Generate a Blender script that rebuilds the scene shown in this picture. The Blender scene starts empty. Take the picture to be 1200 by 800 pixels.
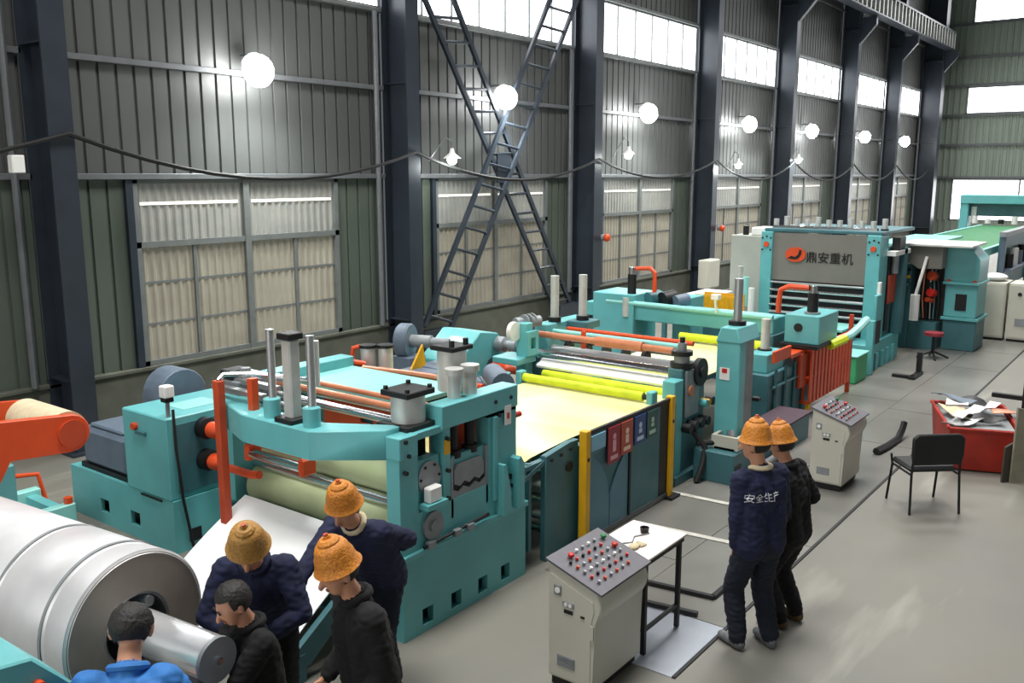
import bpy, bmesh, math, random
import numpy as np
from mathutils import Vector, Matrix, noise
from mathutils.bvhtree import BVHTree
random.seed(4)
SC = bpy.context.scene
COL = SC.collection
rad = math.radians

# ---------------------------------------------------------------- camera
cam_d = bpy.data.cameras.new('camera')
cam_d.sensor_width = 36
cam_d.lens = 36 * 1060 / 1200
cam_d.clip_end = 200
cam = bpy.data.objects.new('camera', cam_d)
COL.objects.link(cam)
cam.location = (0, 0, 3.4)
cam.rotation_euler = (rad(90 - 10.424), 0, rad(37.265 - 90))
SC.camera = cam

# ---------------------------------------------------------------- world, light, exposure
W = bpy.data.worlds.new('world')
SC.world = W
W.use_nodes = True
W.node_tree.nodes['Background'].inputs[0].default_value = (.80, .90, 1.0, 1)
W.node_tree.nodes['Background'].inputs[1].default_value = .13
SC.view_settings.view_transform = 'Standard'
SC.view_settings.look = 'None'
SC.view_settings.gamma = 1
SC.view_settings.use_curve_mapping = False
SC.view_settings.exposure = 0.0
SC.cycles.use_denoising = True


def area(name, loc, sx, sy, power, rot=(0, 0, 0), col=(1, 1, 1)):
    d = bpy.data.lights.new(name, 'AREA')
    d.shape = 'RECTANGLE'
    d.size, d.size_y = sx, sy
    d.energy = power
    d.color = col
    o = bpy.data.objects.new(name, d)
    o.location = loc
    o.rotation_euler = rot
    COL.objects.link(o)
    return o


# daylight entering by the rooflights over the production line
ROOFLIGHTS = [(2.6, 4.6), (11.0, 4.6), (19.0, 4.6), (27.0, 4.6), (35.0, 4.6), (43.0, 4.6)]
for rx, ry in ROOFLIGHTS:
    area('rooflight_daylight', (rx, ry, 12.3), 4.2, 3.6, 740, (0, 0, 0), (1, .98, .95)).data.spread = rad(130)
# added fill light from the unseen side of the hall
area('side_fill_light', (12, -9.5, 5.5), 26, 7, 150, (rad(90), 0, 0), (1, .97, .92))
# daylight from the open end of the hall behind the camera
area('open_end_daylight', (-7.5, 5, 5.5), 12, 8, 720, (rad(90), 0, rad(-90)), (1, .98, .95))


# ---------------------------------------------------------------- materials
def lin(h):
    h = h.lstrip('#')
    v = [int(h[i:i + 2], 16) / 255 for i in (0, 2, 4)]
    return tuple((c / 12.92 if c <= .04045 else ((c + .055) / 1.055) ** 2.4) for c in v) + (1,)


def mat(name, h, rough=.5, metal=0., var=.12, scale=6., bump=0., emit=0., stretch=None, h2=None, spec=.5, coat=0.):
    m = bpy.data.materials.new(name)
    m.use_nodes = True
    nt = m.node_tree
    b = nt.nodes['Principled BSDF']
    b.inputs['Roughness'].default_value = rough
    b.inputs['Metallic'].default_value = metal
    b.inputs['Specular IOR Level'].default_value = spec
    b.inputs['Coat Weight'].default_value = coat
    c = lin(h)
    tc = nt.nodes.new('ShaderNodeTexCoord')
    nz = nt.nodes.new('ShaderNodeTexNoise')
    nz.inputs['Scale'].default_value = scale
    nz.inputs['Detail'].default_value = 4
    src = tc.outputs['Object']
    if stretch:
        mp = nt.nodes.new('ShaderNodeMapping')
        mp.inputs['Scale'].default_value = stretch
        nt.links.new(src, mp.inputs[0])
        src = mp.outputs[0]
    nt.links.new(src, nz.inputs['Vector'])
    rp = nt.nodes.new('ShaderNodeValToRGB')
    rp.color_ramp.elements[0].position = .3
    rp.color_ramp.elements[1].position = .7
    if h2:
        rp.color_ramp.elements[0].color = lin(h2)
        rp.color_ramp.elements[1].color = c
    else:
        rp.color_ramp.elements[0].color = tuple(k * (1 - var) for k in c[:3]) + (1,)
        rp.color_ramp.elements[1].color = tuple(min(1, k * (1 + var)) for k in c[:3]) + (1,)
    nt.links.new(nz.outputs['Fac'], rp.inputs[0])
    nt.links.new(rp.outputs[0], b.inputs['Base Color'])
    if emit:
        nt.links.new(rp.outputs[0], b.inputs['Emission Color'])
        b.inputs['Emission Strength'].default_value = emit
    if bump:
        bp = nt.nodes.new('ShaderNodeBump')
        bp.inputs['Strength'].default_value = bump
        bp.inputs['Distance'].default_value = .02
        nt.links.new(nz.outputs['Fac'], bp.inputs['Height'])
        nt.links.new(bp.outputs[0], b.inputs['Normal'])
    return m


TEAL = mat('teal_paint', '#62AEB1', .38, 0, .08, 3)
TEALD = mat('dark_teal_paint', '#3D6B72', .45, 0, .15, 3)
MINT = mat('pale_mint_paint', '#8CCFC8', .4, 0, .08, 3)
ORANGE = mat('orange_paint', '#D44A1B', .42, 0, .12, 4)
RUST = mat('rust_orange_paint', '#B4401C', .5, 0, .15, 4)
COPPER = mat('copper_brown_tube', '#C07A58', .4, .2, .15, 5)
RED = mat('red_paint', '#B82018', .4, 0, .1, 5)
YELLOW = mat('yellow_paint', '#D9A512', .45, 0, .1, 5)
LIME = mat('lime_roller_cover', '#C3D322', .5, 0, .12, 5)
CHROME = mat('chrome', '#D8DADC', .18, 1, .05, 5)
MANDREL = mat('polished_mandrel', '#ECEEF0', .24, .7, .04, 5)
CABG = mat('grey_cabinet_paint', '#A2A69E', .5, 0, .05, 3)
STEEL = mat('brushed_steel', '#B9BCBE', .35, .85, .12, 12, .05, stretch=(1, 14, 14))
GREYM = mat('grey_cast_metal', '#8E9396', .5, .4, .12, 8)
ALU = mat('pale_cylinder_metal', '#C7C8C4', .4, .35, .08, 8)
BLACK = mat('black_steel', '#17181A', .5, .2, .2, 6)
RUBBER = mat('black_rubber', '#101112', .7, 0, .2, 6)
BLUEG = mat('blue_grey_machine_paint', '#5E6C7C', .5, 0, .12, 6, .05)
GREYP = mat('grey_panel_paint', '#75736C', .5, 0, .06, 3)
CONSOLE = mat('warm_white_cabinet_paint', '#C2C0B3', .45, 0, .04, 3)
CTOP = mat('grey_control_plate', '#5A5960', .5, .1, .08, 20)
ROLLG = mat('sage_green_roller', '#B7C299', .45, 0, .08, 4, h2='#A9B58A')
WHITE = mat('white_plastic', '#E6E6E2', .45, 0, .03, 6)
WHITEP = mat('white_laminate', '#EFE6E0', .35, 0, .04, 5)
SHEET = mat('bright_steel_sheet', '#F8F8F8', .45, .0, .03, 3)
STRIP = mat('film_covered_steel_strip', '#E6DB80', .35, .1, .08, 1.2, h2='#F2ECC2', stretch=(1.6, .25, 1))
COIL = mat('coil_steel', '#E4E4E6', .38, .35, .08, 2.2, .05, h2='#C2C3C4')
COILF = mat('coil_edge_steel', '#A0978C', .55, .2, .15, 3, .05)
COLM = mat('column_paint', '#2F363F', .34, .15, .12, 3)
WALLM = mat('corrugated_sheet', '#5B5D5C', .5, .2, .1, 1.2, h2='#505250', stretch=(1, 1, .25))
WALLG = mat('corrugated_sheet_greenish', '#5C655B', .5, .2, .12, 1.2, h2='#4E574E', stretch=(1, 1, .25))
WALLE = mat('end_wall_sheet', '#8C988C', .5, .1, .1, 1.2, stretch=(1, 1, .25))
DADO = mat('plastered_low_wall', '#54564C', .85, 0, .2, 2.5, .3)
TRIMM = mat('galvanised_rail', '#6A6D70', .5, .3, .1, 6)
FRAME = mat('window_frame_metal', '#777B7A', .5, .4, .1, 6)
CEILM = mat('roof_sheet', '#5A5F62', .6, .1, .1, 2)
GREENB = mat('green_conveyor_belt', '#1F7040', .6, 0, .12, 4)
WOODC = mat('grey_board', '#807C6B', .7, 0, .15, 5, .1)
PINK = mat('red_seat_vinyl', '#8C2F3A', .5, 0, .1, 6)
PURPLE = mat('dull_purple_mat', '#43303C', .7, 0, .15, 8)
LED = mat('lit_lamp_lens', '#FFFFFF', .4, 0, 0, 5, emit=60)
BULB = mat('lit_bulb', '#FFFFFF', .4, 0, 0, 5, emit=25)
DAY = mat('backlit_strip_pane', '#FBFCFF', .5, 0, 0, 5, emit=4.5)
DAYG = mat('backlit_glimpse', '#FFF8EE', .5, 0, 0, 5, emit=.5)
PANEU = mat('ribbed_pane_upper', '#858783', .3, 0, .14, 2.2, emit=.10, h2='#92908A', stretch=(1, 1, 2.2))
PANEL = mat('ribbed_pane_lower', '#8E887B', .35, 0, .12, 1.6, emit=.12, h2='#9A9587', stretch=(1, 1, 1.6))
SKIN = mat('skin', '#C08A6C', .5, 0, .06, 20)
NAVY = mat('navy_workwear', '#0E1636', .85, 0, .22, 14, .25)
NAVYD = mat('dark_blue_trousers', '#0E1322', .9, 0, .22, 14, .25)
BLACKC = mat('black_workwear', '#070709', .9, 0, .2, 14, .25)
BLUEJ = mat('blue_jacket_cloth', '#2A6CB0', .75, 0, .14, 12, .25)
HAIR = mat('dark_hair', '#191512', .6, 0, .3, 60, .5)
HATM = mat('woven_orange_helmet', '#D68A2A', .5, 0, .22, 70, .4, h2='#B0681C')
HATB = mat('woven_tan_helmet', '#B5873F', .55, 0, .22, 70, .4, h2='#93682C')
SHOEG = mat('trainer_grey', '#5F6064', .6, 0, .45, 30)
SHOEB = mat('brown_boot', '#5B4426', .6, 0, .2, 20)
CREAM = mat('cream_collar', '#C9BC9C', .8, 0, .1, 20)


def floor_mat():
    m = mat('worn_concrete', '#74726A', .5, 0, .1, .5, .03)
    nt = m.node_tree
    b = nt.nodes['Principled BSDF']
    tc = nt.nodes.new('ShaderNodeTexCoord')
    base = b.inputs['Base Color'].links[0].from_socket
    for sc, lo, hi, col, st in ((.35, .45, .62, '#6A6A64', (1, 2.2, 1)), (1.7, .55, .75, '#787263', (1, 1, 1)), (.9, .58, .7, '#96958B', (.5, 3, 1))):
        mp = nt.nodes.new('ShaderNodeMapping')
        mp.inputs['Scale'].default_value = st
        mp.inputs['Location'].default_value = (sc * 3, sc, 0)
        n = nt.nodes.new('ShaderNodeTexNoise')
        n.inputs['Scale'].default_value = sc
        n.inputs['Detail'].default_value = 6
        r = nt.nodes.new('ShaderNodeMapRange')
        r.inputs['From Min'].default_value = lo
        r.inputs['From Max'].default_value = hi
        r.inputs['To Max'].default_value = .6
        mx = nt.nodes.new('ShaderNodeMixRGB')
        nt.links.new(tc.outputs['Object'], mp.inputs[0])
        nt.links.new(mp.outputs[0], n.inputs['Vector'])
        nt.links.new(n.outputs['Fac'], r.inputs[0])
        nt.links.new(r.outputs[0], mx.inputs[0])
        nt.links.new(base, mx.inputs[1])
        mx.inputs[2].default_value = lin(col)
        base = mx.outputs[0]
    nt.links.new(base, b.inputs['Base Color'])
    return m


FLOORM = floor_mat()
PLATEM = mat('floor_cover_plate', '#85847F', .3, .15, .18, .9, .05, h2='#6C6B66')
PLATEB = mat('bright_cover_plate', '#B4BAC4', .3, .3, .1, 2.5, .05)
PAINTW = mat('faded_white_floor_paint', '#B9B7AE', .6, 0, .25, 9)

# ---------------------------------------------------------------- mesh helpers
OFF = {}


class G:
    """collects shapes given in scene metres and links them as one mesh object"""

    def __init__(s):
        s.bm = bmesh.new()

    def _add(s, vs, fs, bv=0):
        v = [s.bm.verts.new(p) for p in vs]
        f = []
        for q in fs:
            try:
                f.append(s.bm.faces.new([v[i] for i in q]))
            except ValueError:
                pass
        if bv:
            es = list({e for k in f for e in k.edges})
            bmesh.ops.bevel(s.bm, geom=es, offset=bv, segments=1, affect='EDGES')
        return s

    def b(s, x0, x1, y0, y1, z0, z1, bv=0):
        x0, x1 = sorted((x0, x1)); y0, y1 = sorted((y0, y1)); z0, z1 = sorted((z0, z1))
        vs = [(x, y, z) for z in (z0, z1) for y in (y0, y1) for x in (x0, x1)]
        return s._add(vs, [(0, 2, 3, 1), (4, 5, 7, 6), (0, 1, 5, 4), (2, 6, 7, 3), (0, 4, 6, 2), (1, 3, 7, 5)], bv)

    def p(s, poly, ax, a, b, bv=0):
        """2D polygon extruded along axis ax from a to b; poly in the two other axes in order x,y,z"""
        o = [i for i in range(3) if i != ax]
        n = len(poly)
        ar = sum(poly[i][0] * poly[(i + 1) % n][1] - poly[(i + 1) % n][0] * poly[i][1] for i in range(n))
        if (ar < 0) != (ax == 1):
            poly = poly[::-1]
        if b < a:
            a, b = b, a
        vs = []
        for t in (a, b):
            for q in poly:
                w = [0, 0, 0]
                w[ax] = t; w[o[0]] = q[0]; w[o[1]] = q[1]
                vs.append(tuple(w))
        fs = [tuple(range(n))[::-1], tuple(range(n, 2 * n))] + [(i, (i + 1) % n, n + (i + 1) % n, n + i) for i in range(n)]
        return s._add(vs, fs, bv)

    def c(s, p0, p1, r0, r1=None, n=16):
        r1 = r0 if r1 is None else r1
        p0, p1 = Vector(p0), Vector(p1)
        d = (p1 - p0).normalized()
        u = d.orthogonal().normalized()
        w = d.cross(u)
        vs = []
        for p, r in ((p0, r0), (p1, r1)):
            for i in range(n):
                a = 2 * math.pi * i / n
                vs.append(p + u * (r * math.cos(a)) + w * (r * math.sin(a)))
        return s._add(vs, [tuple(range(n))[::-1], tuple(range(n, 2 * n))] + [(i, (i + 1) % n, n + (i + 1) % n, n + i) for i in range(n)])

    def t(s, pts, r, n=8):
        pts = [Vector(p) for p in pts]
        rings = []
        u = None
        for i, p in enumerate(pts):
            d = ((pts[min(i + 1, len(pts) - 1)] - p).normalized() + (p - pts[max(i - 1, 0)]).normalized()).normalized()
            u = d.orthogonal().normalized() if u is None else (u - d * u.dot(d)).normalized()
            w = d.cross(u)
            rings.append([p + u * (r * math.cos(2 * math.pi * k / n)) + w * (r * math.sin(2 * math.pi * k / n)) for k in range(n)])
        vs = [q for R in rings for q in R]
        fs = [(i * n + k, i * n + (k + 1) % n, (i + 1) * n + (k + 1) % n, (i + 1) * n + k) for i in range(len(pts) - 1) for k in range(n)]
        fs += [tuple(range(n))[::-1], tuple(range((len(pts) - 1) * n, len(pts) * n))]
        return s._add(vs, fs)

    def l(s, prof, o, ax=(0, 0, 1), n=24):
        """lathe: prof = [(radius, height along ax)...] about the line through o"""
        d = Vector(ax).normalized()
        u = d.orthogonal().normalized()
        w = d.cross(u)
        o = Vector(o)
        vs = []
        for r, h in prof:
            for k in range(n):
                a = 2 * math.pi * k / n
                vs.append(o + d * h + u * (r * math.cos(a)) + w * (r * math.sin(a)))
        m = len(prof)
        fs = [(i * n + k, i * n + (k + 1) % n, (i + 1) * n + (k + 1) % n, (i + 1) * n + k) for i in range(m - 1) for k in range(n)]
        if prof[0] == prof[-1]:
            return s._add(vs, fs)
        if prof[0][0] > 1e-5:
            fs.append(tuple(range(n))[::-1])
        if prof[-1][0] > 1e-5:
            fs.append(tuple(range((m - 1) * n, m * n)))
        return s._add(vs, fs)

    def e(s, c, r, rot=None, nu=14, nv=9):
        c = Vector(c)
        r = (r, r, r) if isinstance(r, (int, float)) else r
        vs = []
        for j in range(nv + 1):
            a = math.pi * j / nv
            for i in range(nu):
                q = Vector((r[0] * math.sin(a) * math.cos(2 * math.pi * i / nu), r[1] * math.sin(a) * math.sin(2 * math.pi * i / nu), r[2] * math.cos(a)))
                if rot is not None:
                    q = rot @ q
                vs.append(c + q)
        fs = [(j * nu + i, (j + 1) * nu + i, (j + 1) * nu + (i + 1) % nu, j * nu + (i + 1) % nu) for j in range(nv) for i in range(nu)]
        return s._add(vs, fs)

    def holed(s, ax, a, b, us, vs, holes):
        """plate normal to ax with rectangular openings: cells of the grid us x vs whose centre lies in a hole are left out"""
        o = [i for i in range(3) if i != ax]
        for i in range(len(us) - 1):
            for j in range(len(vs) - 1):
                cu, cv = (us[i] + us[i + 1]) / 2, (vs[j] + vs[j + 1]) / 2
                if any(h[0] < cu < h[1] and h[2] < cv < h[3] for h in holes):
                    continue
                w = [0] * 6
                w[2 * ax:2 * ax + 2] = [a, b]
                w[2 * o[0]:2 * o[0] + 2] = [us[i], us[i + 1]]
                w[2 * o[1]:2 * o[1] + 2] = [vs[j], vs[j + 1]]
                s.b(*w)
        return s

    def out(s, name, m, parent=None, smooth=True):
        bm = s.bm
        bmesh.ops.remove_doubles(bm, verts=bm.verts, dist=1e-5)
        bmesh.ops.recalc_face_normals(bm, faces=bm.faces)
        if parent is not None:
            ob = OFF.get(parent.name, Vector((0, 0, 0)))
            bmesh.ops.translate(bm, verts=bm.verts, vec=-ob)
        me = bpy.data.meshes.new(name)
        bm.to_mesh(me)
        bm.free()
        me.materials.append(m)
        if smooth:
            for q in me.polygons:
                q.use_smooth = True
            me.set_sharp_from_angle(angle=.6)
        o = bpy.data.objects.new(name, me)
        COL.objects.link(o)
        if parent is not None:
            o.parent = parent
            OFF[o.name] = OFF.get(parent.name, Vector((0, 0, 0)))
        return o


def tag(o, label, cat, group=None):
    o['label'] = label
    o['category'] = cat
    if group:
        o['group'] = group
    return o


def thing(name, label, cat, loc, group=None, local=False, rotz=0):
    """an Empty at the thing's base; its parts are modelled in scene metres, or in its own axes when local"""
    o = bpy.data.objects.new(name, None)
    COL.objects.link(o)
    o.location = loc
    o.rotation_euler = (0, 0, rotz)
    OFF[o.name] = Vector((0, 0, 0)) if local else Vector(loc)
    return tag(o, label, cat, group)


def copy_thing(src, loc, label=None, rotz=None):
    r = src.copy()
    COL.objects.link(r)
    r.location = loc
    if rotz is not None:
        r.rotation_euler = (0, 0, rotz)
    if label:
        r['label'] = label
    for ch in list(src.children):
        c = ch.copy(); COL.objects.link(c); c.parent = r
        for g in ch.children:
            d = g.copy(); COL.objects.link(d); d.parent = c
    return r


def dup(src, dx=0, dy=0, dz=0):
    c = src.copy()
    COL.objects.link(c)
    c.parent = src.parent
    c.location = src.location + Vector((dx, dy, dz))
    return c


def struct(o):
    o['kind'] = 'structure'
    return o


def text_mesh(body, size, m, name, parent, mtx, depth=.002):
    cu = bpy.data.curves.new(name, 'FONT')
    cu.body = body
    cu.size = size
    cu.extrude = depth
    cu.align_x = 'CENTER'
    cu.align_y = 'CENTER'
    t = bpy.data.objects.new(name, cu)
    COL.objects.link(t)
    me = bpy.data.meshes.new_from_object(t.evaluated_get(bpy.context.evaluated_depsgraph_get()))
    bpy.data.objects.remove(t)
    bpy.data.curves.remove(cu)
    me.transform(mtx)
    me.transform(Matrix.Translation(-OFF.get(parent.name, Vector())))
    me.materials.clear()
    me.materials.append(m)
    o = bpy.data.objects.new(name, me)
    COL.objects.link(o)
    o.parent = parent
    return o

# ================================================================ THE SETTING
g = G().b(-8, 52, -10, 12, -.2, 0)
floor = struct(g.out('floor', FLOORM))
src = None
random.seed(9)
for row, (ya, yb) in enumerate(((2.58, 3.42), (3.427, 4.27))):
    x = 6.09 if row else 5.2
    k = 0
    while x < 27:
        wdt = .86 if k == 0 else (2.42 if row else 1.9)
        yy = ya + (.0 if k % 3 else .0)
        G().b(x, x + wdt, yy, yb, -.01, .006 + .002 * ((k * 7 + row * 3) % 3)).out('floor_plate', PLATEB if (k == 0 and row == 0) else PLATEM, floor)
        x += wdt + .007
        k += 1
for pts in (((8.47, 4.3), (8.53, 3.3)), ((7.48, 4.15), (7.58, 3.1)), ((9.7, 4.9), (9.7, 4.1))):
    (xa, ya), (xb, yb) = pts
    g = G()
    g._add([(xa, ya, .017), (xa + .07, ya, .017), (xb + .07, yb, .017), (xb, yb, .017), (xa, ya, .012), (xa + .07, ya, .012), (xb + .07, yb, .012), (xb, yb, .012)],
           [(0, 1, 2, 3), (7, 6, 5, 4), (0, 4, 5, 1), (1, 5, 6, 2), (2, 6, 7, 3), (3, 7, 4, 0)])
    g.out('painted_line', PAINTW, floor)
g = G().b(5.2, 27, 2.552, 2.578, -.01, .012).out('plate_edge_angle', BLACK, floor)

# ceiling with the rooflight openings
g = G()
xs = [-8] + [v for rx, ry in ROOFLIGHTS for v in (rx - 2.2, rx + 2.2)] + [52]
g.holed(2, 12.5, 12.7, xs, [-10, 2.7, 6.5, 12], [(rx - 2.2, rx + 2.2, 2.7, 6.5) for rx, ry in ROOFLIGHTS])
ceiling = struct(g.out('ceiling', CEILM))
for rx, ry in ROOFLIGHTS:
    G().b(rx - 2.2, rx + 2.2, 2.7, 6.5, 12.56, 12.58).out('rooflight_pane', WHITE, ceiling)

CX = [-.55, 5.44, 11.42, 17.28, 23.30, 28.97, 35.20, 41.10, 47.0]
WY = 11.4


def ribbed_x(x0, x1, z0, z1, name, m, parent, y=WY, pitch=.25, dep=.03):
    pl = []
    x = x0
    while x < x1 - .02:
        e = min(x + pitch, x1)
        f = (e - x) / pitch
        pl += [(x, y), (x + .205 * f, y), (x + .212 * f, y + dep), (x + .243 * f, y + dep)]
        x = e
    pl += [(x1, y), (x1, y + .06), (x0, y + .06)]
    return G().p(pl, 2, z0, z1).out(name, m, parent, smooth=False)


g = G().b(-8, 50, 11.34, 11.65, 0, .76).b(-8, 50, 11.30, 11.65, .76, .81, .008)
wall = struct(g.out('wall_left', DADO))
nwin = 0


def pane_ribbed(x0, x1, z0, z1, m, parent, y=WY + .03):
    pl = []
    x = x0
    p = .13
    while x < x1 - .01:
        e = min(x + p, x1)
        f = (e - x) / p
        pl += [(x, y), (x + .05 * f, y), (x + .075 * f, y - .022), (x + .105 * f, y - .022)]
        x = e
    pl += [(x1, y), (x1, y + .02), (x0, y + .02)]
    return G().p(pl, 2, z0, z1).out('pane', m, parent, smooth=False)


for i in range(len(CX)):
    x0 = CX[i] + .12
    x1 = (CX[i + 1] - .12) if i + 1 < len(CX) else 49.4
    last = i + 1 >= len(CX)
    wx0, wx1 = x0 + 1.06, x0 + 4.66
    if last:
        ribbed_x(x0, x1, .81, 12.5, 'wall_panel', WALLM, wall)
        continue
    ribbed_x(x0, wx0, .81, 3.36, 'wall_panel', WALLG, wall)
    ribbed_x(wx1, x1, .81, 3.36, 'wall_panel', WALLG, wall)
    ribbed_x(x0, x1, 3.36, 6.12, 'wall_panel', WALLM, wall)
    ribbed_x(x0, x1, 7.3, 12.5, 'wall_panel', WALLM, wall)
    for zg in (3.38, 4.84, 9.3):
        G().b(x0, x1, WY - .1, WY - .03, zg - .04, zg + .04, .008).out('girt', TRIMM, wall)
    G().b(x0, x1, WY - .09, WY + .05, 6.06, 6.13, .008).out('girt', FRAME, wall)
    G().b(x0, x1, WY - .09, WY + .05, 7.29, 7.36, .008).out('girt', FRAME, wall)
    G().c((x1 - .22, WY - .12, .81), (x1 - .22, WY - .12, 6.06), .045, n=8).out('rain_pipe', TRIMM, wall)
    # low window of ribbed translucent sheets
    nwin += 1
    fr = G()
    for xa, xb, za, zb in ((wx0, wx0 + .08, .81, 3.36), (wx1 - .08, wx1, .81, 3.36), (wx0, wx1, .81, .88), (wx0, wx1, 3.29, 3.36),
                           (wx0, wx1, 2.43, 2.51)):
        fr.b(xa, xb, WY - .04, WY + .05, za, zb)
    xm = (wx0 + wx1) / 2
    G().b(wx0 - .1, wx0, WY - .06, WY + .02, .81, 3.36).out('jamb_shadow_strip', COLM, wall)  # dark strip standing in for the shadow beside the window jamb
    fr.b(xm - .05, xm + .05, WY - .05, WY + .05, .81, 3.36)
    wn = struct(fr.out('window_%d' % nwin, FRAME, smooth=False))
    for xa, xb in ((wx0, xm), (xm, wx1)):
        pane_ribbed(xa + .05, xb - .04, 2.51, 3.29, PANEU, wn)
        G().b(xa + .12, xb - .12, WY + .004, WY + .006, 3.0, 3.04).out('light_gap', DAYG, wn)
        q = (xa + xb) / 2
        pane_ribbed(xa + .05, q - .02, .88, 2.43, PANEL, wn)
        pane_ribbed(q + .02, xb - .04, .88, 2.43, PANEL, wn)
        G().b(q - .025, q + .025, WY - .02, WY + .05, .88, 2.43).out('mullion', FRAME, wn)
        for zr in (1.38, 1.95):
            G().b(xa + .06, xb - .05, WY + .004, WY + .018, zr - .015, zr + .015).out('shadow_rail', FRAME, wn)  # shadows of something behind the translucent sheet, built as thin bars
    # high strip window
    nwin += 1
    fr = G().b(x0, x1, WY - .02, WY + .05, 6.12, 6.17).b(x0, x1, WY - .02, WY + .05, 7.25, 7.3)
    wn = struct(fr.out('window_%d' % nwin, FRAME))
    npn = 7
    for k in range(npn):
        a = x0 + (x1 - x0) * k / npn
        b_ = x0 + (x1 - x0) * (k + 1) / npn
        G().b(a + .015, b_ - .015, WY + .02, WY + .03, 6.17, 7.25).out('pane', DAY, wn)
        if k:
            G().b(a - .015, a + .015, WY - .02, WY + .05, 6.17, 7.25).out('glazing_bar', FRAME, wn)

# steel columns: H sections on base plates
for i, cx in enumerate(CX):
    w = .15 if i < 8 else .3
    d0, d1 = (10.76, 11.33) if i < 8 else (10.45, 11.33)
    h = 12.5
    g = G().b(cx - w, cx + w, d0, d0 + .03, 0, h).b(cx - w, cx + w, d1 - .03, d1, 0, h)
    g.b(cx - .012, cx + .012, d0 + .03, d1 - .03, 0, h)
    o = struct(g.out('steel_column', COLM, smooth=False))
    o['label'] = 'dark steel H column standing against the wall, number %d from the motor and belt guard' % i
    G().b(cx - w - .1, cx + w + .1, d0 - .1, d1, 0, .03).out('base_plate', COLM, o)
    for zs in (.9, 4.9, 8.6):
        G().b(cx - w + .01, cx + w - .01, d0 + .03, d1 - .03, zs, zs + .02).out('stiffener', COLM, o)
    G().p([(d0, 8.1), (d0 - .55, 8.75), (d0 - .55, 9.03), (d0, 9.03)], 0, cx - .09, cx + .09).out('bracket', COLM, o)

# end wall
EX = 49.5
g = G().b(EX + .06, EX + .3, -10, 12, 0, 12.6)
for (ya, yb, za, zb) in ():
    pass


def ribbed_y(y0, y1, z0, z1, parent):
    pl = []
    y = y0
    while y < y1 - .05:
        e = min(y + .28, y1)
        pl += [(EX, y), (EX, y + .16), (EX - .05, y + .19), (EX - .05, y + .25)]
        y = e
    pl += [(EX, y1), (EX + .04, y1), (EX + .04, y0)]
    return G().p(pl, 2, z0, z1).out('wall_panel', WALLE, parent, smooth=False)


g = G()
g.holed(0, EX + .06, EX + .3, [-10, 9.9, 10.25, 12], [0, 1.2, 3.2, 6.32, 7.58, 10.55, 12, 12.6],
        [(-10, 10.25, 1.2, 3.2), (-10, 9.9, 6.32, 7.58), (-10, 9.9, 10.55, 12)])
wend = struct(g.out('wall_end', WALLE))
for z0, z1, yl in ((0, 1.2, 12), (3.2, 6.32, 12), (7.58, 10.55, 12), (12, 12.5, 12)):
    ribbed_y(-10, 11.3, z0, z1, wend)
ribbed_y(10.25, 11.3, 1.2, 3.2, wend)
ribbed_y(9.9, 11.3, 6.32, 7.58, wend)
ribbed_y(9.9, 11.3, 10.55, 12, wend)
for zg in (3.28, 4.85, 6.26, 7.66, 8.95, 10.5):
    G().b(EX - .15, EX - .05, -10, 11.3, zg - .05, zg + .05).out('girt', TRIMM, wend)
for z0, z1, ye in ((1.2, 3.2, 10.25), (6.32, 7.58, 9.9), (10.55, 12, 9.9)):
    nwin += 1
    fr = G().b(EX - .03, EX + .06, -10, ye, z0, z0 + .05).b(EX - .03, EX + .06, -10, ye, z1 - .05, z1).b(EX - .03, EX + .06, ye - .07, ye, z0, z1)
    wn = struct(fr.out('window_%d' % nwin, FRAME))
    y = ye - .07
    while y > -9:
        G().b(EX + .02, EX + .03, y - 2.9, y - .02, z0 + .05, z1 - .05).out('pane', DAY, wn)
        G().b(EX - .02, EX + .05, y - 2.96, y - 2.9, z0 + .05, z1 - .05).out('glazing_bar', FRAME, wn)
        y -= 2.96

# ================================================================ FIXED TO THE WALL
# crossed lattice bracing between two columns
br = thing('cross_bracing', 'crossed dark steel ladder bracing bolted between two wall columns', 'bracing', (14.2, 10.95, .5))


def lattice(ax, az, bx, bz, cx, cz, dx, dz, y, n):
    for x0, z0, x1, z1 in ((ax, az, bx, bz), (cx, cz, dx, dz)):
        d = Vector((x1 - x0, 0, z1 - z0)).normalized()
        nrm = Vector((-d.z, 0, d.x))
        g = G()
        vs = []
        for px, pz in ((x0, z0), (x1, z1)):
            for s_, yy in ((-.045, y), (.045, y), (.045, y + .06), (-.045, y + .06)):
                vs.append((px + nrm.x * s_, yy, pz + nrm.z * s_))
        g._add(vs, [(0, 1, 2, 3), (7, 6, 5, 4)] + [(i, (i + 1) % 4, 4 + (i + 1) % 4, 4 + i) for i in range(4)])
        g.out('chord', COLM, br, smooth=False)
    for k in range(n):
        t = (k + .5) / n
        p, q = Vector((ax + (bx - ax) * t, y + .03, az + (bz - az) * t)), Vector((cx + (dx - cx) * t, y + .03, cz + (dz - cz) * t))
        G().c(p, q, .028, n=6).out('rung', COLM, br, smooth=False)


lattice(11.80, .72, 15.94, 7.3, 12.46, .5, 16.84, 7.3, 10.93, 17)
lattice(16.10, .5, 11.58, 7.07, 16.72, .5, 12.38, 7.14, 11.03, 17)
G().b(14.0, 14.42, 11.0, 11.03, 3.25, 3.8).out('gusset_plate', COLM, br)
G().b(11.75, 12.5, 10.9, 11.12, .0, .62).out('base_shoe', COLM, br)
G().b(16.05, 16.8, 10.9, 11.12, .0, .62).out('base_shoe', COLM, br)

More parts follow.
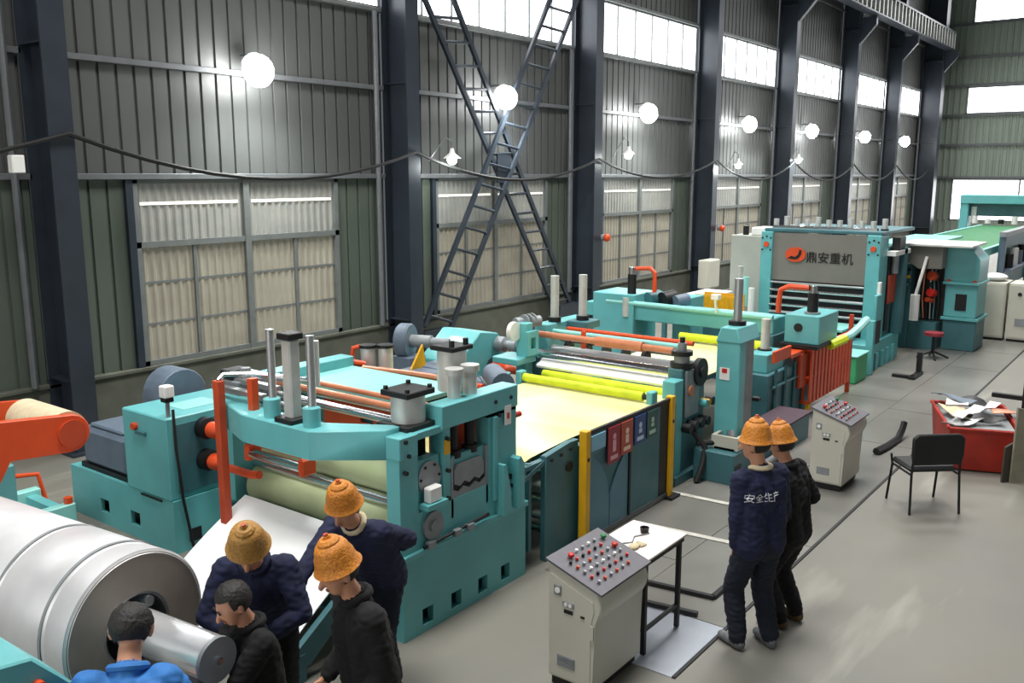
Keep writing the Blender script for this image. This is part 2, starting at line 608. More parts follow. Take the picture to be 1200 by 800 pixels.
# crane runway girder near the end wall
cr = thing('crane_runway_girder', 'dark riveted crane girder carried high between the farthest columns', 'girder', (37, 10.2, 9.05))
G().b(27, 47, 10.05, 10.45, 9.05, 9.1).out('bottom_flange', COLM, cr)
G().b(27, 47, 10.05, 10.45, 9.78, 9.84).out('top_flange', COLM, cr)
G().b(27, 47, 10.24, 10.26, 9.1, 9.78).out('web', COLM, cr)
G().b(27, 47, 10.2, 10.3, 9.84, 9.95).out('rail', TRIMM, cr)
for k in range(40):
    G().b(27.3 + k * .5, 27.42 + k * .5, 10.06, 10.24, 9.1, 9.78).out('stiffener', ALU, cr)  # pale colour stands in for the light showing between the stiffeners

# high bay lamps
LX = [8.46, 14.25, 19.9, 26.0, 31.3, 37.3, 43.2]
ordn = ['first', 'second', 'third', 'fourth', 'fifth', 'sixth', 'seventh']
for k, lx in enumerate(LX):
    if k == 0:
        lamp = thing('wall_lamp', 'round bright lamp high on the wall, first from the belt guard, largest of its row', 'lamp', (lx, 11.05, 4.85), 'round wall lamps in a row')
        G().l([(.05, .16), (.08, .12), (.12, .04), (.15, .0), (.15, -.02)], (lx, 11.12, 5.0), (0, -.5, -.5)).out('shade', ALU, lamp)
        G().e((lx, 10.98, 4.86), (.23, .2, .23)).out('lens', LED, lamp)
        G().t([(lx, 11.06, 4.98), (lx, 11.12, 5.1), (lx, 11.36, 5.1)], .02).out('bracket', TRIMM, lamp)
        lamp0 = lamp
    else:
        lamp = copy_thing(lamp0, (lx, 11.05, 4.85), 'round bright lamp high on the wall, %s in the row counted from the belt guard' % ordn[k])
    d = bpy.data.lights.new('lamp_light', 'SPOT')
    d.energy = 520
    d.spot_size = rad(150)
    d.spot_blend = .9
    d.shadow_soft_size = .2
    d.color = (.95, 1, .97)
    o = bpy.data.objects.new('lamp_light', d)
    COL.objects.link(o)
    o.location = (lx, 10.7, 4.75)
    o.rotation_euler = Vector((0, -.12, -1)).to_track_quat('-Z', 'Y').to_euler()

# small bulbs on bent arms with the swagged cable
BX = [(12.2, 3.66), (18.3, 3.84), (24.4, 3.66), (29.1, 3.86)]
for k, (bx, bz) in enumerate(BX):
    if k == 0:
        bl = thing('hanging_bulb', 'small lit bulb on a bent arm beside the column next to the cross bracing', 'lamp', (bx, 10.6, bz), 'small bulbs on bent arms')
        G().e((bx, 10.6, bz), .085).out('bulb', BULB, bl)
        G().l([(.03, .2), (.05, .12), (.14, .04), (.15, .03)], (bx, 10.6, bz)).out('reflector', WHITE, bl)
        G().t([(bx - .5, 10.7, bz - .02), (bx - .12, 10.65, bz + .38), (bx, 10.6, bz + .32), (bx, 10.6, bz + .17)], .013).out('arm', TRIMM, bl)
        bl0 = bl
    else:
        bl = copy_thing(bl0, (bx, 10.6, bz), 'small lit bulb on a bent arm, %s one along from the cross bracing' % ordn[k])
    d = bpy.data.lights.new('bulb_light', 'POINT')
    d.energy = 45
    d.shadow_soft_size = .09
    d.color = (.94, 1, .96)
    o = bpy.data.objects.new('bulb_light', d)
    COL.objects.link(o)
    o.location = (bx, 10.45, bz - .12)

pts = []
key = [(3.2, 3.45), (4.71, 3.66), (5.5, 3.87)]
ends = [(5.5, 3.87), (11.4, 3.78), (17.2, 3.75), (23.2, 3.8), (29.0, 3.82), (35.2, 3.8), (41.1, 3.8), (47, 3.8)]
sag = [.48, .46, .44, .55, .6, .6, .6]
for a, b_, s_ in zip(ends, ends[1:], sag):
    for k in range(12):
        t = k / 12
        key.append((a[0] + (b_[0] - a[0]) * t, a[1] + (b_[1] - a[1]) * t - s_ * 4 * t * (1 - t)))
g = G().t([(x, 10.7, z) for x, z in key], .028, 6)
tag(g.out('swagged_cable', RUBBER), 'long black cable swagged from column to column along the wall', 'cable')

jb = thing('junction_box', 'small white box hung from the cable left of the darkest column', 'box', (4.86, 10.68, 3.45))
G().b(4.79, 4.93, 10.62, 10.74, 3.42, 3.62, .01).out('body', WHITE, jb)
G().c((4.86, 10.68, 3.62), (4.86, 10.69, 3.72), .012, n=6).out('hanger', RUBBER, jb)
for k, (lx, lz) in enumerate(((17.5, 2.02), (23.6, 1.95))):
    o = thing('alarm_light', ('small orange alarm light on the column just past the cross bracing', 'small orange alarm light on the column behind the white wall cabinet')[k], 'light', (lx, 10.68, lz))
    G().e((lx, 10.64, lz), (.09, .08, .09)).out('dome', ORANGE, o)
    G().c((lx, 10.77, lz), (lx, 10.64, lz), .07).out('base', GREYM, o)
wc = thing('electrical_cabinet', 'small pale electrical cabinet on two legs at the foot of the fourth wall column', 'cabinet', (22.4, 10.4, 0))
G().b(22.1, 22.8, 10.3, 10.6, .42, 1.18, .02).out('body', CONSOLE, wc)
for lx in (22.2, 22.7):
    G().b(lx - .03, lx + .03, 10.42, 10.48, 0, .42).out('leg', BLACK, wc)
G().b(22.14, 22.76, 10.285, 10.3, .46, 1.14).out('door', CONSOLE, wc)

# ================================================================ LEVELLING MACHINE (nearest of the line)
m = thing('levelling_machine', 'teal roller levelling machine with sage green rollers, behind the three helmeted men', 'machine', (5.2, 5.3, 0))
pl = G().holed(1, 4.36, 4.42, [4.42, 4.62, 4.74, 4.95, 5.07, 5.28, 5.4, 5.58, 5.7, 5.92], [0, .06, .19, .62],
               [(4.62, 4.74, .06, .19), (4.95, 5.07, .06, .19), (5.28, 5.4, .06, .19), (5.58, 5.7, .06, .19)])
pl.b(4.42, 5.92, 4.42, 6.5, .0, .04).b(4.42, 4.46, 4.42, 6.5, .04, .55).b(5.88, 5.92, 4.42, 6.5, .04, .62).b(4.42, 5.92, 6.42, 6.5, .04, .62).b(4.46, 5.88, 4.42, 6.42, .5, .55)
pl.b(4.40, 5.94, 4.34, 4.5, .62, .67, .006)
pl.out('plinth', TEAL, m)
for sgn, ya, yb in (('near', 4.37, 4.50), ('far', 6.32, 6.46)):
    fr = G().holed(1, ya, yb, [4.42, 4.61, 4.89, 4.97, 5.43, 5.80], [.67, .78, .95, 1.51, 1.56],
                   [(4.61, 4.89, .95, 1.51), (4.97, 5.43, .95, 1.56)])
    fr.b(4.86, 5.80, ya - .02, yb + .02, 1.53, 1.71, .006)
    fr.b(5.43, 5.80, ya, yb, 1.50, 1.56)
    fr.b(4.412, 4.604, ya - .015, yb - .004, 1.40, 1.565, .006)
    o = fr.out('side_frame', TEAL, m)
    if sgn == 'near':
        for bx, bz in ((4.47, 1.53), (4.5, 1.42), (4.47, 1.3), (5.5, 1.62), (5.7, 1.62), (5.55, 1.5), (4.93, 1.45), (4.93, 1.2), (4.93, .98), (5.6, .86), (5.72, .86)):
            G().c((bx, ya, bz), (bx, ya - .03, bz), .017, n=8).out('bolt', BLACK, o)
        G().b(5.475, 5.52, ya - .03, ya, .80, 1.5, .004).out('guide_strip', TEAL, o)
        G().p([(5.52, .67), (5.62, .67), (5.62, .85), (5.55, 1.1), (5.52, 1.1)], 1, ya - .09, ya).out('gusset', TEAL, o)
        G().p([(5.72, .67), (5.80, .67), (5.80, 1.05), (5.75, 1.12), (5.72, 1.1)], 1, ya - .09, ya).out('gusset', TEAL, o)
        for bx in (5.64, 5.64):
            pass
        G().b(5.62, 5.72, ya - .02, ya, .92, .96).out('slot', BLACK, o)
        G().b(5.62, 5.72, ya - .02, ya, .74, .78).out('slot', BLACK, o)
# bearing chocks seen in the two openings
bb = G().b(4.62, 4.88, 4.40, 4.48, .95, 1.34, .006).out('bearing_block', TEAL, m)
G().c((4.75, 4.38, 1.19), (4.75, 4.405, 1.19), .125, n=24).out('bearing_cover', GREYM, bb)
for a in range(6):
    G().c((4.75 + .1 * math.cos(a * 1.047), 4.372, 1.19 + .1 * math.sin(a * 1.047)), (4.75 + .1 * math.cos(a * 1.047), 4.38, 1.19 + .1 * math.sin(a * 1.047)), .012, n=6).out('bolt', BLACK, bb)
lb = G().c((4.75, 4.345, .82), (4.75, 4.375, .82), .11, n=24).out('bearing_cover', GREYM, m)
lb2 = G().c((4.75, 4.33, .82), (4.75, 4.35, .82), .045, n=16).out('shaft_end', GREYM, m)
G().b(4.66, 4.80, 4.30, 4.37, 1.02, 1.14, .012).out('white_lamp_box', WHITE, m)['label'] = 'white box lamp on the frame'
G().b(4.62, 4.84, 4.28, 4.37, .98, 1.02).out('shelf', TEAL, m)
# work roll cassette
cs = G().b(4.98, 5.42, 4.40, 4.47, .78, 1.28, .006).out('roll_cassette', TEAL, m)
G().p([(5.02, 1.06), (5.09, 1.03), (5.14, 1.06), (5.2, 1.03), (5.26, 1.06), (5.32, 1.03), (5.38, 1.06), (5.38, 1.16), (5.34, 1.21), (5.06, 1.21), (5.02, 1.16)], 1, 4.375, 4.405).out('upper_roll_plate', GREYM, cs)
G().p([(5.0, 1.02), (5.07, .99), (5.13, 1.02), (5.2, .99), (5.27, 1.02), (5.33, .99), (5.40, 1.02), (5.40, .84), (5.0, .84)], 1, 4.375, 4.405).out('lower_roll_plate', GREYM, cs)
G().b(4.99, 5.41, 4.392, 4.398, .99, 1.07).out('roll_gap', BLACK, cs)
G().b(4.975, 5.0, 4.37, 4.4, .8, 1.28).out('toothed_strip', GREYM, cs)
G().b(5.40, 5.425, 4.37, 4.4, .8, 1.28).out('toothed_strip', GREYM, cs)
for px in (5.09, 5.29):
    G().c((px, 4.45, 1.24), (px, 4.45, 1.56), .04, n=12).out('adjusting_screw', BLACK, m)
    G().c((px, 4.45, 1.25), (px, 4.45, 1.31), .065, n=12).out('screw_collar', BLACK, m)
G().b(4.6, 4.9, 4.56, 4.58, .9, 1.5).out('shade_backing', BLACK, m)  # black sheet added to put shade into the bearing opening
G().b(4.95, 5.6, 4.55, 4.57, 1.0, 1.56).out('orange_guard', ORANGE, m)['label'] = 'orange guard plate behind the screws'
G().b(4.9, 4.955, 4.355, 4.372, 1.33, 1.44).out('warning_plate', YELLOW, m)['label'] = 'small yellow warning plate'
sp = G().b(5.62, 5.70, 4.345, 4.352, 1.40, 1.56).out('notice_plate', WHITE, m)
G().b(5.645, 5.675, 4.342, 4.345, 1.45, 1.5).out('red_symbol', RED, sp)
G().c((5.83, 4.43, 1.42), (5.93, 4.43, 1.42), .025, n=10).out('red_knob', RED, m)
G().c((4.62, 4.33, .69), (5.38, 4.33, .72), .014, n=8).out('locating_rod', BLACK, m)
for px in (4.65, 4.95, 5.1):
    G().b(px, px + .07, 4.30, 4.345, .67, .72).out('rod_clip', GREYM, m)
# bent front bridge beam
G().p([(4.62, 6.46), (4.42, 6.46), (4.26, 6.2), (4.08, 5.72), (4.08, 4.94), (4.42, 4.50), (4.62, 4.50), (4.30, 5.02), (4.30, 5.66), (4.46, 6.1)], 2, 1.38, 1.60, .008).out('bridge_beam', TEAL, m)
for py in (5.47, 5.02):
    G().l([(.065, 0), (.065, .16), (.04, .17)], (4.19, py, 1.58)).out('rod_sleeve', TEAL, m)
    G().c((4.2, py, 1.6), (4.2, py, 2.27), .031, n=16).out('guide_rod', STEEL, m)
cy = G().b(4.15, 4.25, 5.19, 5.29, 1.58, 2.22, .012).out('lift_cylinder', ALU, m)
G().b(4.13, 4.27, 5.17, 5.31, 2.22, 2.27, .006).out('end_cap', BLACK, cy)
G().b(4.1, 4.29, 5.14, 5.34, 1.60, 1.64, .006).out('end_cap', BLACK, cy)
G().c((4.5, 5.35, 1.8), (4.5, 5.35, 2.15), .05, n=14).out('small_cylinder', ALU, m)
# rollers
o = G().l([(.04, -.12), (.04, 0), (.155, .01), (.155, 1.74), (.04, 1.75), (.04, 1.85)], (4.78, 4.53, 1.12), (0, 1, 0), 32).out('upper_roller', ROLLG, m)
o = G().l([(.04, -.12), (.04, 0), (.165, .01), (.165, 1.74), (.04, 1.75), (.04, 1.85)], (4.66, 4.53, .78), (0, 1, 0), 32).out('lower_roller', ROLLG, m)
G().c((4.62, 4.52, .975), (4.62, 6.3, .975), .045, n=20).out('chrome_pinch_roller', CHROME, m)
G().c((4.85, 4.6, .86), (4.85, 6.2, .86), .05, n=20).out('blue_roller', BLUEG, m)
G().c((4.36, 5.36, 1.17), (4.36, 5.98, 1.17), .042, n=20).out('chrome_wiper_roller', CHROME, m)
for py in (5.33, 6.0):
    G().b(4.31, 4.46, py - .03, py + .03, 1.11, 1.25, .015).out('orange_bracket', ORANGE, m)['label'] = 'orange roller bracket'
G().b(4.40, 4.46, 5.33, 6.0, 1.22, 1.26).out('orange_bar', RUST, m)
# top of the machine: tubes, plates, cylinders
G().c((4.98, 4.6, 1.66), (4.98, 6.3, 1.66), .022, n=10).out('copper_tube', COPPER, m)
G().c((4.80, 4.6, 1.655), (4.80, 6.3, 1.655), .026, n=10).out('copper_tube', COPPER, m)
G().c((4.66, 4.6, 1.60), (4.66, 6.35, 1.60), .035, n=14).out('chrome_top_roller', CHROME, m)
G().c((4.90, 4.55, 1.60), (4.90, 6.3, 1.60), .03, n=14).out('chrome_top_roller', CHROME, m)
G().c((4.55, 5.6, 1.56), (4.55, 6.4, 1.56), .03, n=14).out('chrome_top_roller', STEEL, m)
G().b(5.05, 5.78, 4.9, 6.3, 1.58, 1.62, .006).out('top_plate', MINT, m)
G().b(5.06, 5.1, 4.9, 6.3, 1.3, 1.58).out('cross_member', TEALD, m)
G().holed(0, 5.02, 5.04, [4.9, 5.25, 5.4, 5.85], [1.28, 1.38, 1.46, 1.55], [(5.25, 5.4, 1.38, 1.46)]).out('rust_plate', RUST, m)
cy = G().l([(.13, 0), (.13, .2)], (4.74, 4.58, 1.60), n=24).out('pressing_cylinder', ALU, m)
G().b(4.56, 4.92, 4.42, 4.74, 1.555, 1.60, .006).out('flange', BLACK, cy)
G().b(4.59, 4.89, 4.44, 4.72, 1.80, 1.845, .006).out('flange', BLACK, cy)
for a, b_ in ((4.62, 4.47), (4.86, 4.47), (4.62, 4.69), (4.86, 4.69)):
    G().c((a, b_, 1.845), (a, b_, 1.87), .02, n=6).out('nut', BLACK, cy)
for px in (5.14, 5.33):
    G().l([(.055, 0), (.055, .18), (.075, .18), (.075, .23)], (px, 4.47, 1.71), n=18).out('short_cylinder', ALU, m)
cy = G().l([(.12, 0), (.12, .33)], (5.4, 4.72, 1.69), n=24).out('pressing_cylinder', ALU, m)
G().b(5.27, 5.53, 4.6, 4.84, 2.02, 2.06, .006).out('flange', BLACK, cy)
for a in (5.31, 5.48):
    G().c((a, 4.64, 2.06), (a, 4.64, 2.11), .025, n=6).out('nut', BLACK, cy)
for k, (px, py) in enumerate(((6.03, 6.35), (6.14, 6.22))):
    cy = G().l([(.072, 0), (.072, .25)], (px, py, 1.5), n=18).out('twin_cylinder', ALU, m)
    G().l([(.085, 0), (.085, .03)], (px, py, 1.75), n=18).out('end_cap', BLACK, cy)
    G().l([(.085, 0), (.085, .03)], (px, py, 1.49), n=18).out('end_cap', BLACK, cy)
G().b(5.75, 6.2, 6.1, 6.5, 1.42, 1.49).out('cylinder_bracket', BLACK, m)
G().b(5.80, 6.16, 6.32, 6.46, .67, 1.42).out('rear_post', TEAL, m)
G().t([(5.98, 6.5, 1.5), (5.96, 6.5, 1.62), (5.96, 6.48, 1.74), (6.0, 6.42, 1.76)], .025).out('orange_hose', ORANGE, m)
G().t([(5.5, 6.42, 1.62), (5.6, 6.46, 1.68), (5.75, 6.4, 1.66), (5.9, 6.25, 1.62)], .03).out('orange_hose', ORANGE, m)
G().t([(5.9, 6.2, 1.55), (5.98, 5.7, 1.56), (5.95, 5.2, 1.58), (5.9, 4.8, 1.6)], .03).out('orange_hose', ORANGE, m)
G().t([(5.82, 6.2, 1.6), (5.85, 5.6, 1.62), (5.82, 5.0, 1.64)], .03).out('copper_pipe', COPPER, m)
G().p([(6.0, 1.55), (6.24, 1.62), (6.2, 1.82)], 1, 5.78, 5.8).out('orange_flag', YELLOW, m)
G().b(5.85, 6.2, 5.5, 5.9, 1.42, 1.6, .01).out('valve_block', BLUEG, m)
mo = G().c((5.95, 4.62, 1.64), (6.22, 4.95, 1.64), .1, n=18).out('motor', BLUEG, m)
# left rail, posts and tubes of the far side
G().b(4.12, 4.19, 6.05, 6.12, .12, 1.8, .005).out('orange_post', RUST, m)['label'] = 'orange square post'
G().b(4.10, 4.20, 6.03, 6.14, .0, .12, .005).out('post_foot', GREYM, m)
G().t([(4.15, 6.08, 1.8), (4.2, 6.08, 1.84), (4.4, 5.95, 1.83), (4.6, 5.5, 1.8)], .02).out('chrome_handrail', CHROME, m)
G().b(4.2, 4.26, 5.72, 5.78, 1.55, 1.85).out('orange_stop', ORANGE, m)
for k in range(3):
    G().b(4.3 + .14 * k, 4.36 + .14 * k, 5.75, 6.4, 1.66 + .04 * k, 1.70 + .04 * k).out('slide_bar', STEEL, m)
G().b(4.42, 4.62, 6.28, 6.45, 1.72, 1.80, .01).out('valve_block', BLACK, m)
G().c((4.5, 6.2, 1.72), (4.5, 6.2, 1.83), .04, n=10).out('valve_fitting', GREYM, m)
G().b(4.42, 4.70, 6.2, 6.4, 1.56, 1.72, .01).out('valve_body', GREYM, m)
G().t([(4.36, 6.3, .98), (4.36, 6.0, .98), (4.36, 5.9, 1.0)], .035).out('orange_spindle', ORANGE, m)

# threading table and the sheet lying on it
tb = thing('threading_table', 'dark teal sloping threading table under the white sheet', 'table', (3.9, 5.3, 0))
G().p([(3.56, .10), (3.56, .22), (4.36, .72), (4.41, .72), (4.41, .60), (3.7, .10)], 1, 4.55, 4.6).out('side_rail', TEALD, tb)
G().p([(3.56, .10), (3.56, .22), (4.36, .72), (4.41, .72), (4.41, .60), (3.7, .10)], 1, 6.1, 6.15).out('side_rail', TEALD, tb)
for xx, zz in ((3.7, .24), (4.0, .42), (4.3, .6)):
    G().b(xx - .03, xx + .03, 4.6, 6.1, zz - .05, zz).out('crossbar', TEALD, tb)
for yy in (4.575, 6.125):
    G().b(4.2, 4.28, yy - .03, yy + .03, 0, .6).out('leg', TEALD, tb)
    G().b(3.58, 3.66, yy - .03, yy + .03, 0, .2).out('leg', TEALD, tb)
g = G()
n = 10
prof = []
for i in range(n + 1):
    t = i / n
    x = 3.46 + (4.40 - 3.46) * t
    z = .165 + .60 * t + .035 * math.sin(t * math.pi)
    prof.append((x, z))
poly = prof + [(x, z - .008) for x, z in prof[::-1]]
g.p(poly, 1, 4.62, 6.16)
tag(g.out('steel_sheet', SHEET), 'bright white steel sheet sloping up to the sage green rollers', 'sheet')

# ================================================================ GEARBOX DRIVE at the far side of the levelling machine
d = thing('gear_drive', 'teal gearbox drive cabinet with orange shafts and grey belt guard, left of the levelling machine', 'machine', (4.9, 8, 0))
g = G().holed(0, 4.32, 4.36, [7.12, 7.7, 7.86, 8.25, 8.41, 8.95], [0, .12, .26, .5], [(7.7, 7.86, .12, .26), (8.25, 8.41, .12, .26)])
g.b(4.36, 5.3, 7.12, 7.16, 0, .5).b(4.36, 5.3, 8.91, 8.95, 0, .5).b(5.26, 5.3, 7.16, 8.91, 0, .5).b(4.36, 5.26, 7.16, 8.91, .46, .5)
base = g.out('base', TEAL, d)
G().b(4.46, 4.58, 7.105, 7.12, .08, .2).out('slot', BLACK, base)
G().b(4.92, 5.04, 7.105, 7.12, .08, .2).out('slot', BLACK, base)
cb = G().b(4.31, 5.3, 7.14, 7.86, .5, 1.27, .012).out('cabinet', TEAL, d)
G().b(4.4, 5.25, 7.125, 7.14, .56, 1.2).out('shaded_side_panel', TEALD, cb)  # darker teal stands in for the shade on this cabinet side
G().b(4.6, 5.0, 7.3, 7.6, 1.27, 1.274).out('cover_plate', MINT, cb)
G().b(4.30, 4.31, 7.28, 7.62, .47, .49).out('slot', BLACK, cb)
G().c((4.31, 7.63, 1.13), (4.27, 7.63, 1.13), .035, n=10).out('orange_knob', ORANGE, cb)
G().b(4.285, 4.31, 7.46, 7.62, 1.06, 1.10, .005).out('lever', TEALD, cb)
gb = G().b(4.36, 4.92, 7.95, 8.75, .55, .93, .04).out('grey_gearbox', BLUEG, d)
G().b(4.36, 4.95, 7.95, 8.8, .5, .55).out('foot_flange', BLACK, gb)
G().b(4.4, 4.9, 8.05, 8.65, .93, .97, .015).out('lid', BLUEG, gb)
G().c((4.5, 7.86, .9), (4.5, 8.0, .9), .09, n=18).out('coupling', GREYM, d)
G().c((4.5, 7.88, .9), (4.5, 7.96, .9), .11, n=18).out('coupling_ring', BLACK, d)
# belt guard: tall rounded cover
bx, by = 5.05, 8.2
pr = [(bx - .27, .5), (bx - .27, 1.22)] + [(bx - .27 * math.cos(a * math.pi / 10), 1.22 + .27 * math.sin(a * math.pi / 10)) for a in range(1, 10)] + [(bx + .27, 1.22), (bx + .27, .5)]
bg = G().p(pr, 1, 8.0, 8.3, .01).out('belt_guard', BLUEG, d)
G().c((bx - .05, 8.3, 1.25), (bx - .05, 8.42, 1.25), .07, n=14).out('pulley_hub', GREYM, bg)
for zz in (1.12, .82):
    sh = G().l([(.10, 0), (.10, .08), (.06, .1)], (4.68, 7.13, zz), (0, -1, 0), 18).out('shaft_seal', BLACK, d)
    G().l([(.05, 0), (.075, .03), (.075, .12), (.05, .16), (.045, .28), (.07, .32), (.07, .38), (.04, .42), (.04, .52)], (4.68, 7.03, zz), (0, -1, 0), 16).out('universal_shaft', ORANGE, d)
be = G().c((4.38, 7.2, 1.27), (4.38, 7.2, 1.42), .02, n=8).out('beacon_stem', GREYM, d)
G().b(4.33, 4.43, 7.15, 7.25, 1.45, 1.56, .01).out('beacon_lens', WHITE, be)
G().b(4.34, 4.42, 7.16, 7.24, 1.41, 1.45).out('beacon_base', BLACK, be)
G().t([(4.38, 7.12, 1.35), (4.36, 7.08, 1.0), (4.40, 7.08, .5), (4.46, 7.06, .04)], .014).out('cable', RUBBER, d)

# ================================================================ UNCOILER, COIL
u = thing('uncoiler', 'teal uncoiler with orange press arm and pale drum, holding the big steel coil', 'machine', (2.7, 6.9, 0))
G().b(2.1, 2.8, 6.62, 7.5, 0, 1.36, .015).out('housing', TEAL, u)
# press arm in profile (x, z)
ax, az = 3.05, 1.59
pr = [(ax + .135 * math.cos(a), az + .135 * math.sin(a)) for a in [rad(v) for v in range(80, -101, -20)]] + [(2.62, 1.50), (2.5, 1.28), (2.1, 1.2), (2.1, 1.55), (2.35, 1.80)]
arm = G().p(pr, 1, 6.26, 6.32, .006).out('press_arm', ORANGE, u)
G().c((ax, 6.26, az), (ax, 6.245, az), .10, n=24).out('arm_cap', RUST, arm)
G().c((ax, 6.32, az), (ax, 6.95, az), .15, n=28).out('press_drum', CREAM, u)
pr2 = [(x, z) for x, z in pr]
G().p(pr2, 1, 6.95, 7.0).out('press_arm', ORANGE, u)
th = rad(6)
axd = Vector((-math.sin(th), math.cos(th), 0))
cc = Vector((2.35, 4.3, 1.02))
far = cc + axd * 1.65
G().c(cc - axd * .62, far + axd * .6, .115, n=28).out('mandrel', MANDREL, u)
me_ = G().c(cc - axd * .625, cc - axd * .60, .118, n=28).out('mandrel_end', GREYM, u)
G().c(cc - axd * .64, cc - axd * .62, .02, n=10).out('centre_bolt', CHROME, me_)
pp = cc - axd * .45
G().c((pp.x - .02, pp.y, .92), (pp.x - .02, pp.y, 0), .05, n=12).out('outboard_support', GREYM, u)
for a in range(4):
    q = Matrix.Rotation(a * math.pi / 2 + .5, 3, axd) @ Vector((0, 0, .15))
    G().c(cc + q * 1.0 - axd * .02, cc + q + axd * 1.5, .03, n=10).out('expanding_shoe', STEEL, u)

co = thing('steel_coil', 'big coil of bright steel sheet held on the mandrel, bound with two thin bands', 'coil', (2.3, 5.1, 0))
R = .425
g = G()
n = 72
prof = [(.2, 0), (R - .03, 0), (R - .02, -.012), (R - .012, 0), (R, .006), (R, .16), (R - .004, .17), (R, .18), (R, .62), (R - .005, .63), (R, .64), (R, 1.62), (R - .03, 1.65), (.2, 1.65), (.2, 0)]
g.l(prof, cc, axd, n)
for v in g.bm.verts:
    rel = v.co - cc
    h = rel.dot(axd)
    rr = (rel - axd * h)
    if rr.length > R - .06 and .05 < h < 1.6:
        k = noise.noise(Vector((rel.x * 3.2, h * 5, rel.z * 3.2))) * .008
        v.co += rr.normalized() * k
cm = g.out('windings', COIL, co)
G().l([(.2, 0), (R - .012, 0), (R - .012, .004), (.2, .004), (.2, 0)], cc - axd * .008, axd, n).out('coil_face', COILF, co)
for h in (.19, .64):
    G().l([(R + .002, 0), (R + .004, 0), (R + .004, .022), (R + .002, .022), (R + .002, 0)], cc + axd * h, axd, n).out('steel_band', GREYM, co)
# loose strip tail along the winding
q0 = cc + axd * .22
G().l([(.2, 0), (.185, 0), (.185, 1.6), (.2, 1.6), (.2, 0)], cc, axd, 40).out('core_sleeve', STEEL, co)

tr = thing('coil_car', 'teal coil car corner with an orange button, in front of the steel coil', 'car', (1.45, 3.75, 0))
G().p([(1.10, 0), (1.80, 0), (1.80, 1.12), (1.62, 1.33), (1.10, 1.40)], 1, 3.86, 4.2, .01).out('body', TEAL, tr)
G().c((1.63, 3.86, 1.2), (1.63, 3.82, 1.2), .025, n=12).out('orange_button', ORANGE, tr)
G().b(1.1, 1.85, 3.8, 4.25, 0, .1).out('foot', TEALD, tr)

fb = thing('channel_frame', 'flat pale teal channel frame on the floor beyond the steel coil', 'frame', (3.9, 8.6, 0))
G().b(3.55, 4.05, 8.35, 8.45, 0, .3, .01).out('channel', MINT, fb)
G().b(3.55, 4.05, 9.05, 9.15, 0, .3, .01).out('channel', MINT, fb)
G().b(3.9, 4.0, 8.45, 9.05, .05, .25).out('crosspiece', TEAL, fb)
G().c((4.0, 8.40, .3), (4.0, 8.40, .36), .04, n=10).out('orange_knob', ORANGE, fb)
oh = G().t([(3.2, 9.3, .02), (3.45, 9.3, .35), (3.9, 9.25, .42), (4.1, 9.2, .4), (4.15, 9.15, .03)], .025)
tag(oh.out('bent_pipe', ORANGE), 'bent orange pipe standing on the floor behind the channel frame', 'pipe')

# ================================================================ TRANSFER TABLE with the film covered strip
t = thing('transfer_table', 'teal transfer table with chrome rollers, behind the safety fence', 'table', (7.4, 5.3, 0))
G().p([(6.22, 0), (6.74, 0), (6.74, 1.02), (6.6, 1.02), (6.22, .98)], 1, 4.36, 4.42, .006).out('end_plate', TEALD, t)
G().c((6.58, 4.36, .8), (6.58, 4.345, .8), .05, n=12).out('bolt_head', BLACK, t)
for bx, bz in ((6.3, .93), (6.45, .94), (6.6, .96)):
    G().c((bx, 4.36, bz), (bx, 4.345, bz), .018, n=8).out('bolt', BLACK, t)
G().b(6.74, 8.68, 4.36, 4.42, 0, .95).out('side_plate', TEALD, t)
G().b(6.22, 8.68, 6.25, 6.31, 0, .95).out('side_plate', TEALD, t)
for k in range(7):
    G().b(6.4 + k * .36, 6.46 + k * .36, 4.42, 6.25, .84, .9).out('crossbar', TEALD, t)
for k, z in enumerate((.80, .66, .52, .38, .24)):
    G().c((6.36 - .03 * (k % 2), 4.44, z), (6.36 - .03 * (k % 2), 6.2, z), .042, n=18).out('chrome_roller', CHROME if k % 2 == 0 else STEEL, t)
G().b(6.02, 6.06, 4.40, 4.46, .15, .95).out('roller_bracket', TEALD, t)
G().b(6.0, 6.2, 4.5, 6.2, .1, .2).out('lower_tie', TEALD, t)
G().b(6.0, 6.12, 4.6, 4.85, .12, .3, .01).out('foot_block', TEAL, t)
G().b(5.95, 6.9, 4.38, 4.44, .905, .945).p([(5.92, .86), (6.30, .97), (6.30, .93), (5.92, .82)], 1, 4.37, 4.43).out('edge_rail', TEALD, t)
yb = G().c((8.42, 4.62, 1.045), (8.42, 6.22, 1.045), .05, n=20).out('lime_roller', LIME, t)
G().c((8.42, 4.56, 1.045), (8.42, 4.62, 1.045), .03, n=12).out('roller_end', BLACK, yb)
for py in (4.52, 6.27):
    G().b(8.36, 8.48, py - .04, py + .04, .95, 1.12, .01).out('roller_bracket', TEAL, t)

poly = [(5.88, .90), (6.2, .955), (6.8, .985), (8.6, .985), (9.1, .96)]
g = G().p(poly + [(x, z - .006) for x, z in poly[::-1]], 1, 4.50, 6.2)
tag(g.out('steel_strip', STRIP), 'pale yellow film covered steel strip running over the transfer table', 'strip')

